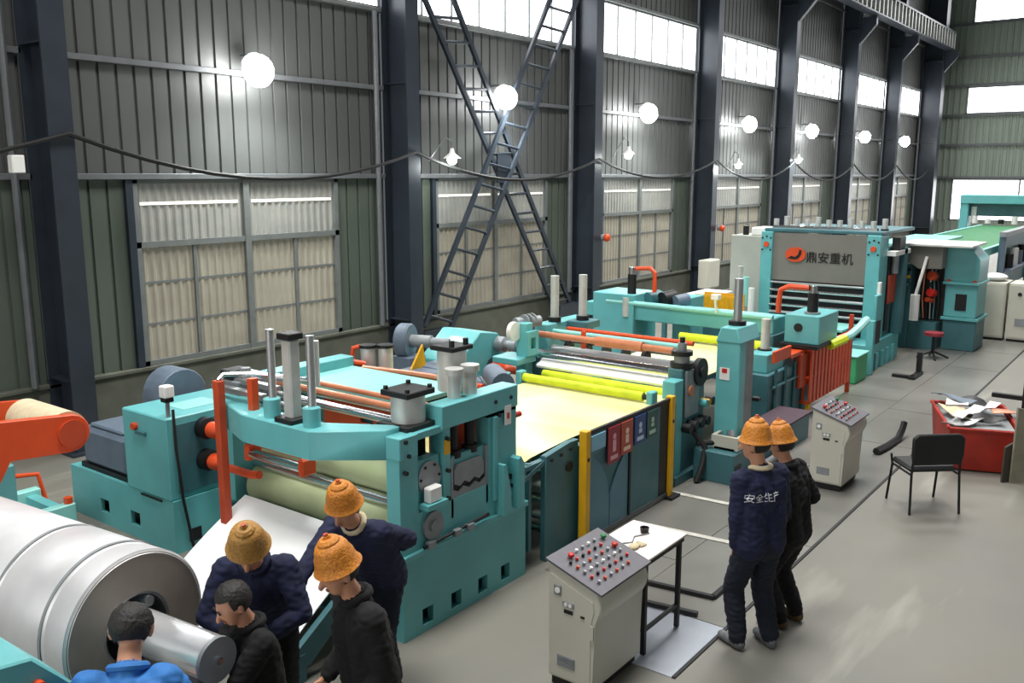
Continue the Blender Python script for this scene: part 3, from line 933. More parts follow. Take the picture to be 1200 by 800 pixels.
# ================================================================ SAFETY FENCE
f = thing('safety_fence', 'low steel panel fence with two yellow posts and a row of hung signs', 'fence', (7.5, 4.27, 0))
for px in (6.71, 8.37):
    p = G().b(px - .04, px + .04, 4.23, 4.31, .02, 1.12, .006).out('yellow_post', YELLOW, f)
    G().b(px - .1, px + .1, 4.17, 4.37, .018, .035).out('base_plate', BLACK, p)
    G().c((px, 4.225, .85), (px, 4.23, .85), .02, n=8).out('bolt', BLACK, p)
G().b(6.75, 8.33, 4.255, 4.285, 1.06, 1.10).out('top_rail', BLACK, f)
G().b(6.75, 8.33, 4.255, 4.285, .03, .07).out('bottom_rail', TRIMM, f)
# curved reflection on the first panel, built as two lighter leaves around a dark V
cv = [(6.76, .07), (7.10, .07)] + [(7.10 - .26 * (t_ / 8) ** 1.8 - .02, .07 + .75 * t_ / 8) for t_ in range(2, 9)] + [(6.76, .85)]
G().p([(6.76, .07), (7.145, .07), (7.14, .40), (7.09, .57), (6.99, .72), (6.86, .83), (6.86, .85), (7.06, .89), (7.06, 1.06), (6.76, 1.06)], 1, 4.262, 4.274).out('panel', mat('panel_reflection_blue', '#4E7C8C', .35, .2, .08, 3), f)
G().p([(7.155, .07), (7.49, .07), (7.49, .78), (7.40, .72), (7.28, .60), (7.20, .48), (7.155, .40)], 1, 4.262, 4.274).out('panel', bpy.data.materials['panel_reflection_blue'], f)
G().b(6.76, 7.5, 4.276, 4.284, .07, 1.06).out('back_panel', TEALD, f)
G().b(7.5, 7.53, 4.25, 4.29, .07, 1.06).out('panel_joint', BLACK, f)
G().b(7.53, 8.13, 4.262, 4.274, .07, 1.06).out('panel', bpy.data.materials['dark_teal_paint'], f)
G().b(8.13, 8.33, 4.266, 4.278, .07, 1.06).out('panel', BLACK, f)
sg = [(6.78, 7.03, .90, 1.05, '#7FB4CC', 'pale blue sign', None), (7.08, 7.30, .70, 1.06, '#93202E', 'dark red sign', '#D8A0A8'), (7.32, 7.54, .73, 1.06, '#A8452E', 'red sign with a pale figure', '#E0C0A8'),
      (7.58, 7.80, .77, 1.06, '#1F3F78', 'blue sign with a pale figure', '#B8C8DC'), (7.83, 8.05, .78, 1.06, '#1C4F4C', 'green sign', '#A8C4B4')]
for xa, xb, za, zb, hx, lb_, h2 in sg:
    s_ = G().b(xa, xb, 4.244, 4.256, za, zb, .003).out('sign', mat('sign_' + lb_.split()[0] + lb_.split()[1], hx, .4, 0, .05, 5), f)
    s_['label'] = lb_
    if h2:
        mm = mat('sign_print', h2, .5)
        w = xb - xa
        G().b(xa + w * .2, xb - w * .2, 4.2425, 4.244, za + .035, za + .075).out('print_line', mm, s_)
        g = G().c(((xa + xb) / 2, 4.244, zb - .1), ((xa + xb) / 2, 4.2425, zb - .1), .03, n=12)
        g.b((xa + xb) / 2 - .03, (xa + xb) / 2 + .03, 4.2425, 4.244, za + .11, zb - .135)
        g.out('figure', mm, s_)

# ================================================================ SLITTING MACHINE
m = thing('slitting_machine', 'teal slitting machine with chrome rolls and tall grey rods beyond the yellow strip', 'machine', (9.3, 5.4, 0))
G().b(8.72, 8.92, 4.40, 4.56, 0, 1.18, .01).out('front_post', TEAL, m)
nh = G().b(8.92, 9.5, 4.42, 4.6, .0, 1.28, .01).out('near_housing', TEALD, m)
pl_ = G().b(8.98, 9.3, 4.39, 4.42, .72, 1.26, .006).out('grey_slide_plate', GREYM, m)
G().c((9.08, 4.39, 1.02), (9.08, 4.37, 1.02), .06, n=14).out('copper_bush', COPPER, pl_)
for k, (z0, z1, r) in enumerate(((1.28, 1.34, .13), (1.34, 1.42, .09), (1.42, 1.47, .12), (1.47, 1.56, .05), (1.56, 1.62, .03))):
    G().c((9.06, 4.5, z0), (9.06, 4.5, z1), r, n=16).out('screw_stack', BLACK if k % 2 == 0 else GREYM, m)
for k, bx in enumerate((8.95, 9.1, 9.25, 9.4)):
    G().c((bx, 4.42, .62), (bx, 4.3, .62), .055, n=12).out('black_coupling', BLACK, m)
G().t([(9.1, 4.35, .55), (9.15, 4.22, .38), (9.05, 4.2, .2), (8.95, 4.22, .02)], .035).out('black_hose', RUBBER, m)
G().t([(9.1, 4.3, .42), (9.3, 4.1, .42), (9.42, 3.95, .40)], .03).out('black_hose', RUBBER, m)
for bx, by_, r, c in ((9.55, 4.42, .05, BLACK), (9.45, 4.42, .04, YELLOW), (9.38, 4.42, .045, TEAL)):
    G().c((bx, by_, .82), (bx, by_ - .1, .82), r, n=12).out('valve_knob', c, m)
# rolls
G().c((9.12, 4.6, 1.18), (9.12, 6.5, 1.18), .07, n=22).out('chrome_roll', CHROME, m)
G().c((9.05, 4.6, 1.06), (9.05, 6.5, 1.06), .03, n=16).out('chrome_roll', CHROME, m)
G().c((9.42, 4.6, 1.2), (9.42, 6.5, 1.2), .06, n=22).out('chrome_roll', STEEL, m)
G().p([(8.98, 1.07), (9.1, 1.13), (9.3, 1.15), (9.3, 1.13), (9.1, 1.10), (8.99, 1.04)], 1, 4.62, 6.45).out('white_apron', SHEET, m)
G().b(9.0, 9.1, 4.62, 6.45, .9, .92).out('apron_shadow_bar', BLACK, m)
lr = G().c((8.93, 4.62, .985), (8.93, 6.3, .985), .055, n=20).out('lime_roll', LIME, m)
G().c((9.25, 4.7, 1.41), (9.25, 6.7, 1.41), .04, n=14).out('copper_roll', COPPER, m)
G().c((9.25, 5.1, 1.41), (9.25, 5.75, 1.41), .062, n=18).out('copper_sleeve', COPPER, m)
G().c((9.5, 4.7, 1.42), (9.5, 6.6, 1.42), .03, n=12).out('mint_roll', MINT, m)
G().c((9.75, 4.7, 1.42), (9.75, 6.5, 1.42), .03, n=12).out('orange_tube', ORANGE, m)
G().c((9.6, 4.7, 1.3), (9.6, 6.5, 1.3), .03, n=12).out('mint_roll', STEEL, m)
for k in range(5):
    G().l([(.05, 0), (.09, 0), (.09, .05), (.05, .05)], (9.55, 5.2 + .28 * k, 1.22), (0, 1, 0), 18).out('slitting_knife', BLACK, m)
# far side housing
fp = G().b(8.86, 9.0, 6.52, 6.68, 0, 1.6, .01).out('far_post', TEAL, m)
G().holed(1, 6.46, 6.52, [8.82, 8.88, 8.98, 9.04], [1.2, 1.28, 1.42, 1.5], [(8.88, 8.98, 1.28, 1.42)]).out('roll_bracket', TEAL, m)
G().b(8.66, 9.05, 6.5, 6.9, 1.1, 1.18, .01).out('shelf_plate', TEAL, m)
G().b(9.1, 9.9, 6.52, 6.68, 0, 1.2, .01).out('far_housing', TEALD, m)
G().b(9.35, 10.3, 6.55, 6.75, 1.05, 1.52, .012).out('upper_beam', TEAL, m)
G().c((8.78, 6.68, 1.50), (8.78, 6.62, 1.50), .12, n=22).out('white_handwheel', WHITE, m)
G().c((8.9, 6.72, 1.58), (9.25, 6.6, 1.58), .07, n=16).out('grey_motor', GREYM, m)
for k in range(3):
    G().c((8.98 + k * .08, 6.65, 1.6), (9.0 + k * .08, 6.65, 1.6), .085, n=16).out('motor_fin', GREYM, m)
for px, py in ((9.62, 6.62), (9.95, 6.40)):
    G().l([(.085, 0), (.085, .06)], (px, py, 1.52), n=16).out('rod_collar', BLACK, m)
    G().c((px, py, 1.55), (px, py, 2.12), .055, n=18).out('tall_grey_rod', ALU, m)
G().b(9.8, 10.15, 6.25, 6.55, 1.42, 1.52, .01).out('rod_bracket', TEALD, m)
G().b(9.3, 9.34, 5.95, 6.0, 1.28, 1.5).out('red_guide', ORANGE, m)
G().b(8.70, 9.55, 4.35, 6.7, 0, .1).out('base', TEALD, m)

# drive of the slitter: sloped housing, motor, wheel
d = thing('slitter_drive', 'teal sloped gear housing with grey pulley wheel and red shaft, beside the slitting machine', 'machine', (9.0, 7.6, 0))
G().p([(8.42, 0), (9.35, 0), (9.35, 1.2), (9.22, 1.36), (8.86, 1.42), (8.42, 1.08)], 1, 7.25, 7.9, .012).out('sloped_housing', TEAL, d)
G().p([(8.55, 1.19), (8.75, 1.345), (8.752, 1.35), (8.552, 1.195)], 1, 7.4, 7.65).out('name_plate', MINT, d)
G().l([(.06, 0), (.1, .02), (.1, .14), (.06, .16), (.06, .22), (.09, .24), (.09, .34), (.05, .36), (.05, .55)], (9.2, 7.25, 1.22), (0, -1, 0), 16).out('grey_coupling', GREYM, d)
G().l([(.12, 0), (.12, .1), (.07, .12), (.07, .2), (.09, .26), (.05, .32), (.05, .60)], (9.1, 7.25, .92), (0, -1, 0), 16).out('red_shaft', ORANGE, d)
G().l([(.13, 0), (.13, .07)], (9.1, 7.25, .92), (0, -1, 0), 16).out('shaft_seal', BLACK, d)
pw = G().l([(.05, -.08), (.2, -.08), (.215, -.06), (.215, .06), (.2, .08), (.05, .08)], (8.0, 7.75, 1.38), (.35, -1, 0), 26).out('pulley_guard', BLUEG, d)
G().c((8.02, 7.7, 1.38), (8.12, 7.42, 1.38), .08, n=14).out('pulley_hub', GREYM, d)
G().c((8.1, 7.45, 1.38), (8.2, 7.2, 1.38), .055, n=14).out('pulley_shaft', GREYM, d)
G().b(7.85, 8.15, 7.55, 7.85, 0, 1.2, .01).out('pulley_stand', BLUEG, d)
G().b(7.9, 8.3, 7.1, 7.5, 1.0, 1.12, .01).out('stand_plate', BLUEG, d)
G().b(7.95, 8.25, 7.15, 7.45, 0, 1.0, .01).out('stand_leg', BLACK, d)
G().p([(8.05, 1.12), (8.3, 1.15), (8.22, 1.22)], 1, 7.1, 7.3).out('orange_clip', ORANGE, d)
G().b(8.25, 8.4, 8.0, 8.2, .9, 1.4, .02).out('green_box', GREENB, d)
mo = thing('electric_motor', 'blue grey finned electric motor with teal end plate, at the corner of the yellow strip', 'motor', (8.3, 6.65, 0))
G().c((8.1, 6.75, .92), (8.42, 6.62, .92), .1, n=20).out('motor_body', BLUEG, mo)
for k in range(6):
    q = Vector((8.12, 6.742, .92)).lerp(Vector((8.4, 6.628, .92)), k / 5)
    G().c(q, q + Vector((.016, -.0065, 0)), .112, n=20).out('fin', BLUEG, mo)
G().b(8.42, 8.5, 6.48, 6.74, .78, 1.06, .01).out('end_plate', TEAL, mo)
G().b(8.1, 8.5, 6.52, 6.8, 0, .8, .01).out('stand', TEALD, mo)

# outboard bearing stand
s = thing('arbor_stand', 'teal tapered bearing stand with a tall steel rod on top, red and white sticker', 'machine', (9.6, 4.1, 0))
G().b(9.1, 10.5, 3.85, 4.34, 0, .36, .012).out('slide_base', TEALD, s)
G().p([(3.97, .36), (4.25, .36), (4.25, 1.56), (4.2, 1.66), (4.02, 1.66), (3.97, 1.56)], 0, 9.42, 9.60, .01).out('post', TEAL, s)
G().b(9.60, 9.9, 4.0, 4.2, .36, 1.56, .01).out('rear_slide', GREYM, s)
G().p([(3.96, 1.55), (4.26, 1.55), (4.2, 1.72), (4.01, 1.72)], 0, 9.40, 9.95, .01).out('top_block', TEAL, s)
G().c((9.66, 4.12, 1.72), (9.66, 4.12, 1.77), .10, n=18).out('rod_collar', BLACK, s)
G().c((9.66, 4.12, 1.77), (9.66, 4.12, 2.25), .05, n=18).out('steel_rod', STEEL, s)
st = G().b(9.41, 9.42, 4.08, 4.2, 1.12, 1.26).out('sticker', WHITE, s)
G().b(9.405, 9.41, 4.11, 4.17, 1.2, 1.25).out('red_print', RED, st)
G().c((9.3, 4.36, 1.2), (9.3, 4.42, 1.2), .16, n=22).out('black_flange', BLACK, s)
G().c((9.3, 4.34, 1.2), (9.3, 4.6, 1.2), .06, n=18).out('arbor', BLACK, s)
G().b(9.9, 9.98, 3.92, 4.0, .8, .84).out('bracket', BLACK, s)
G().c((9.1, 3.80, .07), (10.5, 3.80, .07), .045, n=12).out('kick_pipe', TRIMM, s)
G().b(9.14, 9.3, 3.845, 3.85, .1, .22).out('slot', BLACK, s)
bx = thing('parts_tray', 'pale metal tray of loose parts on the base of the bearing stand', 'tray', (9.55, 3.98, .36))
G().b(9.22, 9.80, 3.86, 3.9, .37, .52).b(9.22, 9.26, 3.9, 4.14, .37, .52).b(9.76, 9.80, 3.9, 4.14, .37, .52).b(9.22, 9.80, 4.14, 4.18, .37, .52).b(9.22, 9.8, 3.9, 4.14, .37, .39).out('tray_body', CONSOLE, bx)
for k, (px, py, r) in enumerate(((9.4, 4.0, .06), (9.55, 4.05, .05), (9.66, 3.98, .05))):
    G().c((px, py, .39), (px + .06, py + .04, .53), r, n=10).out('loose_part', (GREYM, STEEL, ALU)[k], bx)
mt = G().b(10.55, 11.5, 3.85, 4.25, .0, .34, .01)
pm = thing('rubber_covered_bench', 'low bench under a dull purple mat in front of the orange cage', 'bench', (11, 4.05, 0))
mt.out('bench_body', TEALD, pm)
G().b(10.53, 11.54, 3.83, 4.27, .34, .36).out('mat', PURPLE, pm)

# ================================================================ SCRAP WINDER with orange cage
s = thing('scrap_winder', 'dark teal winder with barred orange safety cage and a black cylinder on top', 'machine', (12.6, 4.6, 0))
G().b(11.3, 12.9, 4.35, 4.70, 0, .8, .012).out('base', TEALD, s)
G().b(11.4, 12.0, 4.42, 4.7, .8, 1.05, .01).out('step_plate', TEAL, s)
for k in range(4):
    G().c((11.5 + .35 * k, 4.33, .05), (11.5 + .35 * k, 4.33, .85), .022, n=8).out('upright_bar', TEALD, s)
G().c((11.4, 4.33, .62), (12.7, 4.33, .62), .02, n=8).out('long_bar', TEALD, s)
G().c((11.75, 4.6, 1.05), (11.75, 4.6, 1.48), .06, n=18).out('white_cylinder', ALU, s)
G().c((11.75, 4.6, 1.03), (11.75, 4.6, 1.07), .1, n=18).out('cylinder_foot', BLACK, s)
G().b(11.35, 11.95, 4.3, 4.34, .96, 1.12, .006).out('orange_plate', ORANGE, s)
hd = G().b(12.5, 13.3, 4.12, 4.62, 1.05, 1.46, .012).out('teal_head', TEAL, s)
G().c((12.5, 4.42, 1.28), (12.48, 4.42, 1.28), .06, n=16).out('black_port', BLACK, hd)
G().b(12.4, 13.35, 4.1, 4.65, 1.0, 1.05).out('head_plate', BLACK, s)
G().c((12.7, 4.3, 1.46), (12.7, 4.3, 1.76), .075, n=18).out('black_cylinder', BLACK, s)
G().c((12.7, 4.3, 1.76), (12.7, 4.3, 1.86), .05, n=14).out('silver_cap', CHROME, s)
G().c((12.7, 4.3, 1.45), (12.7, 4.3, 1.49), .11, n=18).out('cylinder_flange', GREYM, s)
G().t([(12.66, 4.36, 1.83), (12.6, 4.62, 1.84), (12.6, 4.74, 1.78), (12.6, 4.76, 1.62), (12.6, 4.76, 1.45)], .04).out('orange_hose', ORANGE, s)
G().b(11.95, 13.9, 4.3, 4.55, .93, .98).out('cage_shelf', ORANGE, s)
# cage: three barred sides; every bar a part
for k in range(12):
    G().b(12.56 + k * .155, 12.655 + k * .155, 4.22, 4.24, .18, .96).out('cage_bar', ORANGE, s)
for k in range(3):
    G().b(12.52, 12.54, 4.3 + k * .14, 4.33 + k * .14, .18, .96).out('cage_bar', ORANGE, s)
for z in (.18, .55, .94):
    G().b(12.54, 14.36, 4.235, 4.255, z, z + .04).out('cage_rail', ORANGE, s)
    G().b(12.53, 12.55, 4.24, 4.6, z, z + .04).out('cage_rail', ORANGE, s)
G().b(12.5, 14.36, 4.22, 4.26, .96, 1.0).out('cage_rail', ORANGE, s)
G().b(12.3, 12.9, 4.28, 4.34, .45, .93).out('rust_drum_guard', RUST, s)
G().b(14.36, 14.42, 4.22, 4.28, .0, 1.25).out('brown_post', RUST, s)
G().b(12.56, 12.62, 4.22, 4.28, .0, .2).out('yellow_leg', YELLOW, s)
for k in range(1):
    G().t([(13.2, 4.1, 1.02), (13.5, 4.0, 1.06), (13.9, 3.98, 1.14), (14.3, 4.0, 1.2), (14.5, 4.12, 1.1)], .06).out('teal_hose', MINT, s)
    G().t([(13.0, 4.12, .98), (13.35, 4.02, 1.04)], .07).out('lime_hose_end', LIME, s)
gt = thing('green_bucket', 'bright green bucket on the floor past the orange cage', 'bucket', (15.3, 4.42, 0))
G().b(15.0, 15.6, 4.3, 4.62, 0, .45, .02).out('body', mat('bright_green_paint', '#3FA66E', .5), gt)
G().b(14.97, 15.63, 4.28, 4.64, .45, .48, .008).out('rim', MINT, gt)

# cross beam stand behind it
cb = thing('bridge_stand', 'long teal cross beam stand with a black cylinder and orange hose at its far end', 'machine', (12.6, 6.3, 0))
G().b(12.4, 12.9, 4.75, 7.9, 1.15, 1.38, .012).out('cross_beam', TEAL, cb)
G().c((12.38, 4.75, 1.40), (12.38, 7.5, 1.42), .04, n=12).out('mint_tube', MINT, cb)
G().b(12.35, 13.1, 7.0, 7.75, 0, 1.55, .012).out('far_block', TEAL, cb)
G().b(12.35, 13.0, 4.72, 5.1, 0, 1.15, .012).out('near_leg', TEALD, cb)
G().c((12.5, 7.12, 1.5), (12.5, 7.12, 1.86), .07, n=16).out('black_cylinder', BLACK, cb)
G().c((12.5, 7.12, 1.86), (12.5, 7.12, 1.97), .06, n=14).out('silver_cap', CHROME, cb)
G().c((12.37, 7.14, 1.2), (12.37, 7.14, 1.5), .06, n=14).out('white_cylinder', ALU, cb)
G().t([(12.5, 7.05, 1.95), (12.5, 6.8, 1.97), (12.5, 6.72, 1.9), (12.5, 6.72, 1.6)], .035).out('orange_hose', ORANGE, cb)
for k, (py, r) in enumerate(((6.85, .12), (6.6, .14), (6.38, .1))):
    G().c((12.55, py, 1.47), (12.75, py - .1, 1.5), r, n=16).out('dark_wheel', (TEALD, BLACK, BLUEG)[k], cb)
G().b(12.9, 13.4, 6.3, 6.6, 0, 1.5, .01).out('inner_post', TEAL, cb)
G().t([(12.35, 5.6, 1.4), (12.3, 5.6, 1.55), (12.3, 5.6, 1.62)], .02, 6).out('white_stem', WHITE, cb)
G().b(12.26, 12.36, 5.54, 5.66, 1.6, 1.68, .008).out('white_sensor', WHITE, cb)
lr = G().c((12.2, 4.8, 1.02), (12.2, 6.1, 1.02), .06, n=18).out('lime_roller', LIME, cb)
ls = G().b(10.0, 12.3, 4.75, 6.2, .93, .94)
tag(ls.out('far_steel_strip', STRIP), 'pale yellow strip length between the bearing stand and the long cross beam', 'strip')
lt = thing('strip_table', 'dark low table carrying the pale strip behind the bearing stand', 'table', (11.2, 5.5, 0))
G().b(10.0, 12.25, 4.8, 6.15, .85, .925).out('table_top', TEALD, lt)
for px in (10.1, 12.1):
    for py in (4.85, 6.1):
        G().b(px - .04, px + .04, py - .04, py + .04, 0, .85).out('leg', TEALD, lt)

yc = thing('yellow_crate', 'yellow slotted plastic crate on a stand behind the cross beam', 'crate', (14, 6.4, 0))
G().b(13.98, 14.4, 6.03, 6.76, 1.08, 1.10).out('base', YELLOW, yc)
for k in range(9):
    G().b(13.98, 14.0, 6.03 + k * .088, 6.09 + k * .088, 1.1, 1.40).out('slat', YELLOW, yc)
for z in (1.1, 1.25, 1.39):
    G().b(14.0, 14.015, 6.03, 6.76, z, z + .035).out('side_rail', YELLOW, yc)
G().b(14.38, 14.4, 6.03, 6.76, 1.1, 1.42).out('rear_panel', YELLOW, yc)
G().b(14.0, 14.4, 6.1, 6.7, 0, 1.08, .01).out('stand', TEALD, yc)
wt = thing('white_topped_table', 'long pale topped table behind the yellow crate', 'table', (16.2, 7.8, 0))
G().b(15.3, 17.3, 7.5, 8.1, 1.02, 1.08, .005).out('table_top', WHITE, wt)
for px in (15.4, 17.2):
    for py in (7.56, 8.04):
        G().b(px - .04, px + .04, py - .04, py + .04, 0, 1.02).out('leg', TEALD, wt)

# ================================================================ GREY PANELLED LEVELLER
m = thing('panelled_leveller', 'large teal leveller with a grey front panel bearing an orange emblem and black characters', 'machine', (17.2, 5.5, 0))
X0 = 16.5
pe = []
for ya, yb_ in ((4.46, 4.70), (6.42, 6.64)):
    p = G().b(X0, X0 + .5, ya, yb_, 0, 2.36, .012).out('teal_post', TEAL, m)
    yc_ = (ya + yb_) / 2
    G().c((X0, yc_, 2.12), (X0 - .03, yc_, 2.12), .05, n=12).out('orange_button', ORANGE, p)
    for dy, dz in ((-.08, .12), (.08, .12), (-.08, -.1), (.08, -.1), (0, .15)):
        G().c((X0, yc_ + dy, 2.12 + dz), (X0 - .012, yc_ + dy, 2.12 + dz), .018, n=6).out('bolt', BLACK, p)
    pe.append(p)
G().b(X0 + .06, X0 + .12, 4.70, 6.42, 1.46, 2.34).out('grey_panel', GREYP, m)
em = G().p([(5.98 + .19 * math.cos(a / 28 * 6.2832), 1.95 + .135 * math.sin(a / 28 * 6.2832)) for a in range(28)], 0, X0 + .03, X0 + .06).out('round_emblem', ORANGE, m)
g = G()
pts_ = [(6.13, 1.88), (6.05, 1.925), (5.99, 1.905), (5.93, 1.95), (5.90, 2.05), (5.865, 2.03), (5.87, 1.96), (5.92, 1.88), (5.98, 1.865), (6.04, 1.87)]
g.p(pts_, 0, X0 + .02, X0 + .031).out('emblem_swoosh', BLACK, em)
mtx = Matrix.Translation((X0 + .05, 5.36, 1.90)) @ Matrix(((0, 0, -1), (-1, 0, 0), (0, 1, 0))).to_4x4()
text_mesh('鼎安重机', .215, BLACK, 'black_characters', m, mtx, .006)
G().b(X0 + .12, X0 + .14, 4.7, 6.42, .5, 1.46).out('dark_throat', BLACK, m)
for k, z in enumerate((1.42, 1.28, 1.14, 1.0, .86, .72)):
    G().c((X0 + .02, 4.7, z), (X0 + .02, 6.42, z), .03 if k else .022, n=14).out('steel_roll', CHROME if k % 2 else STEEL, m)
G().b(X0 - .05, X0 + .05, 4.4, 4.46, 1.3, 1.55, .01).out('white_bracket', WHITE, m)
G().b(X0 + .05, X0 + 2.2, 4.45, 6.6, 2.36, 2.42, .01).out('top_deck', TEALD, m)
G().b(X0 + .5, X0 + 2.0, 6.45, 6.62, 0, 2.36).out('far_side', TEALD, m)
G().b(X0 + .5, X0 + 2.0, 4.48, 4.6, .5, 2.1).out('near_side', TEALD, m)
n = 11
for k in range(n):
    py = 4.55 + k * .2
    c = G().c((X0 + .5, py, 2.42), (X0 + .5, py, 2.58 + .05 * (k % 3 == 0)), .05, n=14).out('top_cylinder', ALU, m)
    G().c((X0 + .5, py, 2.42), (X0 + .5, py, 2.45), .07, n=14).out('cylinder_foot', BLACK, c)
G().b(X0 + .2, X0 + .3, 4.6, 6.5, 2.42, 2.47).out('silver_rail', CHROME, m)
G().b(15.95, 17.9, 4.40, 6.6, 0, .5, .012).out('base', TEAL, m)
for k in range(5):
    G().b(16.0 + .35 * k, 16.14 + .35 * k, 4.36, 4.40, 0, .3).out('base_rib', TEAL, m)
G().b(17.05, 17.5, 4.42, 4.46, 1.1, 1.62, .008).out('rust_cover', RUST, m)
G().b(17.02, 17.2, 4.44, 4.48, .6, 2.0).out('dark_rail', BLACK, m)
G().b(17.5, 17.7, 4.3, 4.46, .5, 2.1).out('dark_column', TEALD, m)
G().b(16.9, 17.9, 4.3, 4.5, 1.98, 2.06).out('white_bar', WHITE, m)
G().b(17.2, 17.6, 4.32, 4.46, 2.06, 2.3, .01).out('black_motor', BLACK, m)
G().c((17.2, 4.38, 1.65), (17.2, 4.38, 1.98), .06, n=12).out('grey_cylinder', GREYM, m)
G().b(16.15, 16.45, 4.36, 4.42, .55, 1.35, .01).out('teal_guard', TEAL, m)
G().b(15.85, 15.97, 4.3, 4.42, .0, .95, .01).out('near_post', TEAL, m)
G().b(15.97, 16.4, 4.34, 4.38, .5, .9).out('dark_pipe_panel', BLACK, m)
for k in range(3):
    G().c((16.3, 6.7 + k * .12, .7 + .25 * k), (16.3, 6.7 + k * .12, 1.3 + .2 * k), .06, n=12).out('blue_bottle', (WHITE, MINT, ALU)[k], m)
G().b(15.6, 16.4, 4.75, 6.4, .74, .78).out('infeed_plate', MINT, m)

ec = thing('tall_grey_cabinet', 'tall pale grey cabinet standing left of the grey panelled leveller', 'cabinet', (17.8, 7.3, 0))
G().b(17.5, 18.3, 6.95, 7.68, 0, 2.2, .015).out('body', CABG, ec)
G().b(17.49, 17.5, 6.99, 7.64, .1, 2.14).out('door', CABG, ec)
G().b(17.6, 18.2, 6.9, 7.3, 2.2, 2.36, .02).out('top_box', WHITE, ec)
G().c((17.7, 7.45, 2.2), (17.7, 7.45, 2.38), .06, n=10).out('black_fitting', BLACK, ec)

# ================================================================ FAR MACHINES AND CABINETS
m = thing('hooded_press', 'teal pedestal press with a grey hood and white cylinder, past the grey panelled leveller', 'machine', (19.4, 3.8, 0))
G().b(19.2, 20.1, 3.32, 3.92, 0, .6, .02).out('pedestal', TEALD, m)
G().b(19.15, 20.15, 3.28, 3.96, .6, .66, .01).out('flange', TEAL, m)
mb = G().b(19.2, 20.1, 3.34, 3.92, .66, 1.3, .015).out('middle_box', TEAL, m)
G().b(19.18, 19.2, 3.52, 3.72, .8, 1.12).out('dark_window', BLACK, mb)
for py in (3.4, 3.86):
    G().c((19.2, py, 1.36), (19.15, py, 1.36), .045, n=10).out('rust_bolt', RUST, mb)
G().b(19.12, 20.15, 3.3, 3.96, 1.3, 1.36, .01).out('flange', TEAL, m)
G().p([(3.34, 1.36), (3.96, 1.36), (3.96, 2.04), (3.55, 2.04), (3.34, 1.8)], 0, 19.2, 20.1, .012).out('upper_head', TEAL, m)
G().p([(3.93, 1.62), (3.93, 2.04), (4.72, 2.04), (4.72, 1.85), (4.35, 1.6)], 0, 18.8, 19.6, .01).out('grey_hood', GREYP, m)
G().b(18.66, 20.0, 3.40, 4.72, 2.05, 2.10, .01).out('white_roof_edge', WHITE, m)
G().b(18.9, 19.8, 4.5, 4.72, 0, 1.85, .01).out('rear_column', TEALD, m)
G().b(18.95, 19.6, 3.98, 4.5, 0, .55, .01).out('table_block', TEALD, m)
G().c((18.6, 4.32, .62), (18.6, 4.32, 1.12), .085, n=16).out('white_cylinder', WHITE, m)
G().t([(18.6, 4.32, 1.1), (18.62, 4.24, 1.5), (18.75, 4.2, 1.85)], .03).out('white_pipe', WHITE, m)
for k, (z, c, r) in enumerate(((1.47, RUST, .09), (1.3, BLACK, .05), (1.14, RED, .08), (1.0, RUST, .05))):
    G().c((18.95, 4.14 + .05 * (k % 2), z), (19.1, 4.1, z - .03), r, n=14).out('valve_wheel', c, m)
for k in range(4):
    G().c((18.85, 4.5, 1.3 + .14 * k), (18.85, 4.72, 1.25 + .14 * k), .03, n=8).out('hydraulic_pipe', (CHROME, YELLOW, BLACK, STEEL)[k], m)
G().b(19.25, 19.3, 3.93, 4.72, .55, 1.9).out('dark_manifold', BLACK, m)
for k in range(6):
    G().t([(19.1, 4.0 + .07 * k, 1.75), (19.02 - .02 * (k % 3), 4.03 + .06 * k, 1.4), (19.08, 4.0 + .075 * k, 1.0), (19.1, 4.02 + .06 * k, .6)], .016, 6).out('hydraulic_hose', (BLACK, TEALD, STEEL, BLACK, COPPER, TEALD)[k], m)

st = thing('round_stool', 'small black stool with a dark red seat in front of the hooded press', 'stool', (18.1, 3.82, 0))
G().c((18.1, 3.82, .44), (18.1, 3.82, .5), .17, n=20).out('seat', PINK, st)
G().c((18.1, 3.82, .1), (18.1, 3.82, .44), .03, n=10).out('post', BLACK, st)
for a in range(4):
    q = Vector((math.cos(a * 1.571 + .4), math.sin(a * 1.571 + .4), 0))
    G().t([(18.1, 3.82, .14), tuple(Vector((18.1, 3.82, .08)) + q * .15), tuple(Vector((18.1, 3.82, .02)) + q * .28)], .02, 6).out('leg', BLACK, st)

cv = thing('green_belt_conveyor', 'long conveyor with a green belt leading to the far teal portal', 'conveyor', (27, 4.7, 0))
prof = [(21.0, 1.55), (20.95, 1.7), (21.05, 1.80), (32, 1.83)]
G().p(prof + [(32, 1.80), (21.2, 1.76), (21.1, 1.55)], 1, 3.7, 5.6).out('belt', GREENB, cv)
G().b(21.1, 32, 5.6, 5.68, 1.7, 1.86).out('side_rail', MINT, cv)
G().b(21.1, 32, 3.62, 3.7, 1.7, 1.86).out('side_rail', MINT, cv)
G().c((21.1, 3.7, 1.7), (21.1, 5.6, 1.7), .09, n=16).out('end_roller', GREYM, cv)
for px in (21.6, 24.5, 27.5, 30.5):
    for py in (3.66, 5.64):
        G().b(px - .06, px + .06, py - .05, py + .05, 0, 1.7).out('leg', TEALD, cv)
G().b(20.3, 24, 4.6, 5.7, 1.9, 1.96).out('mint_cover', MINT, cv)

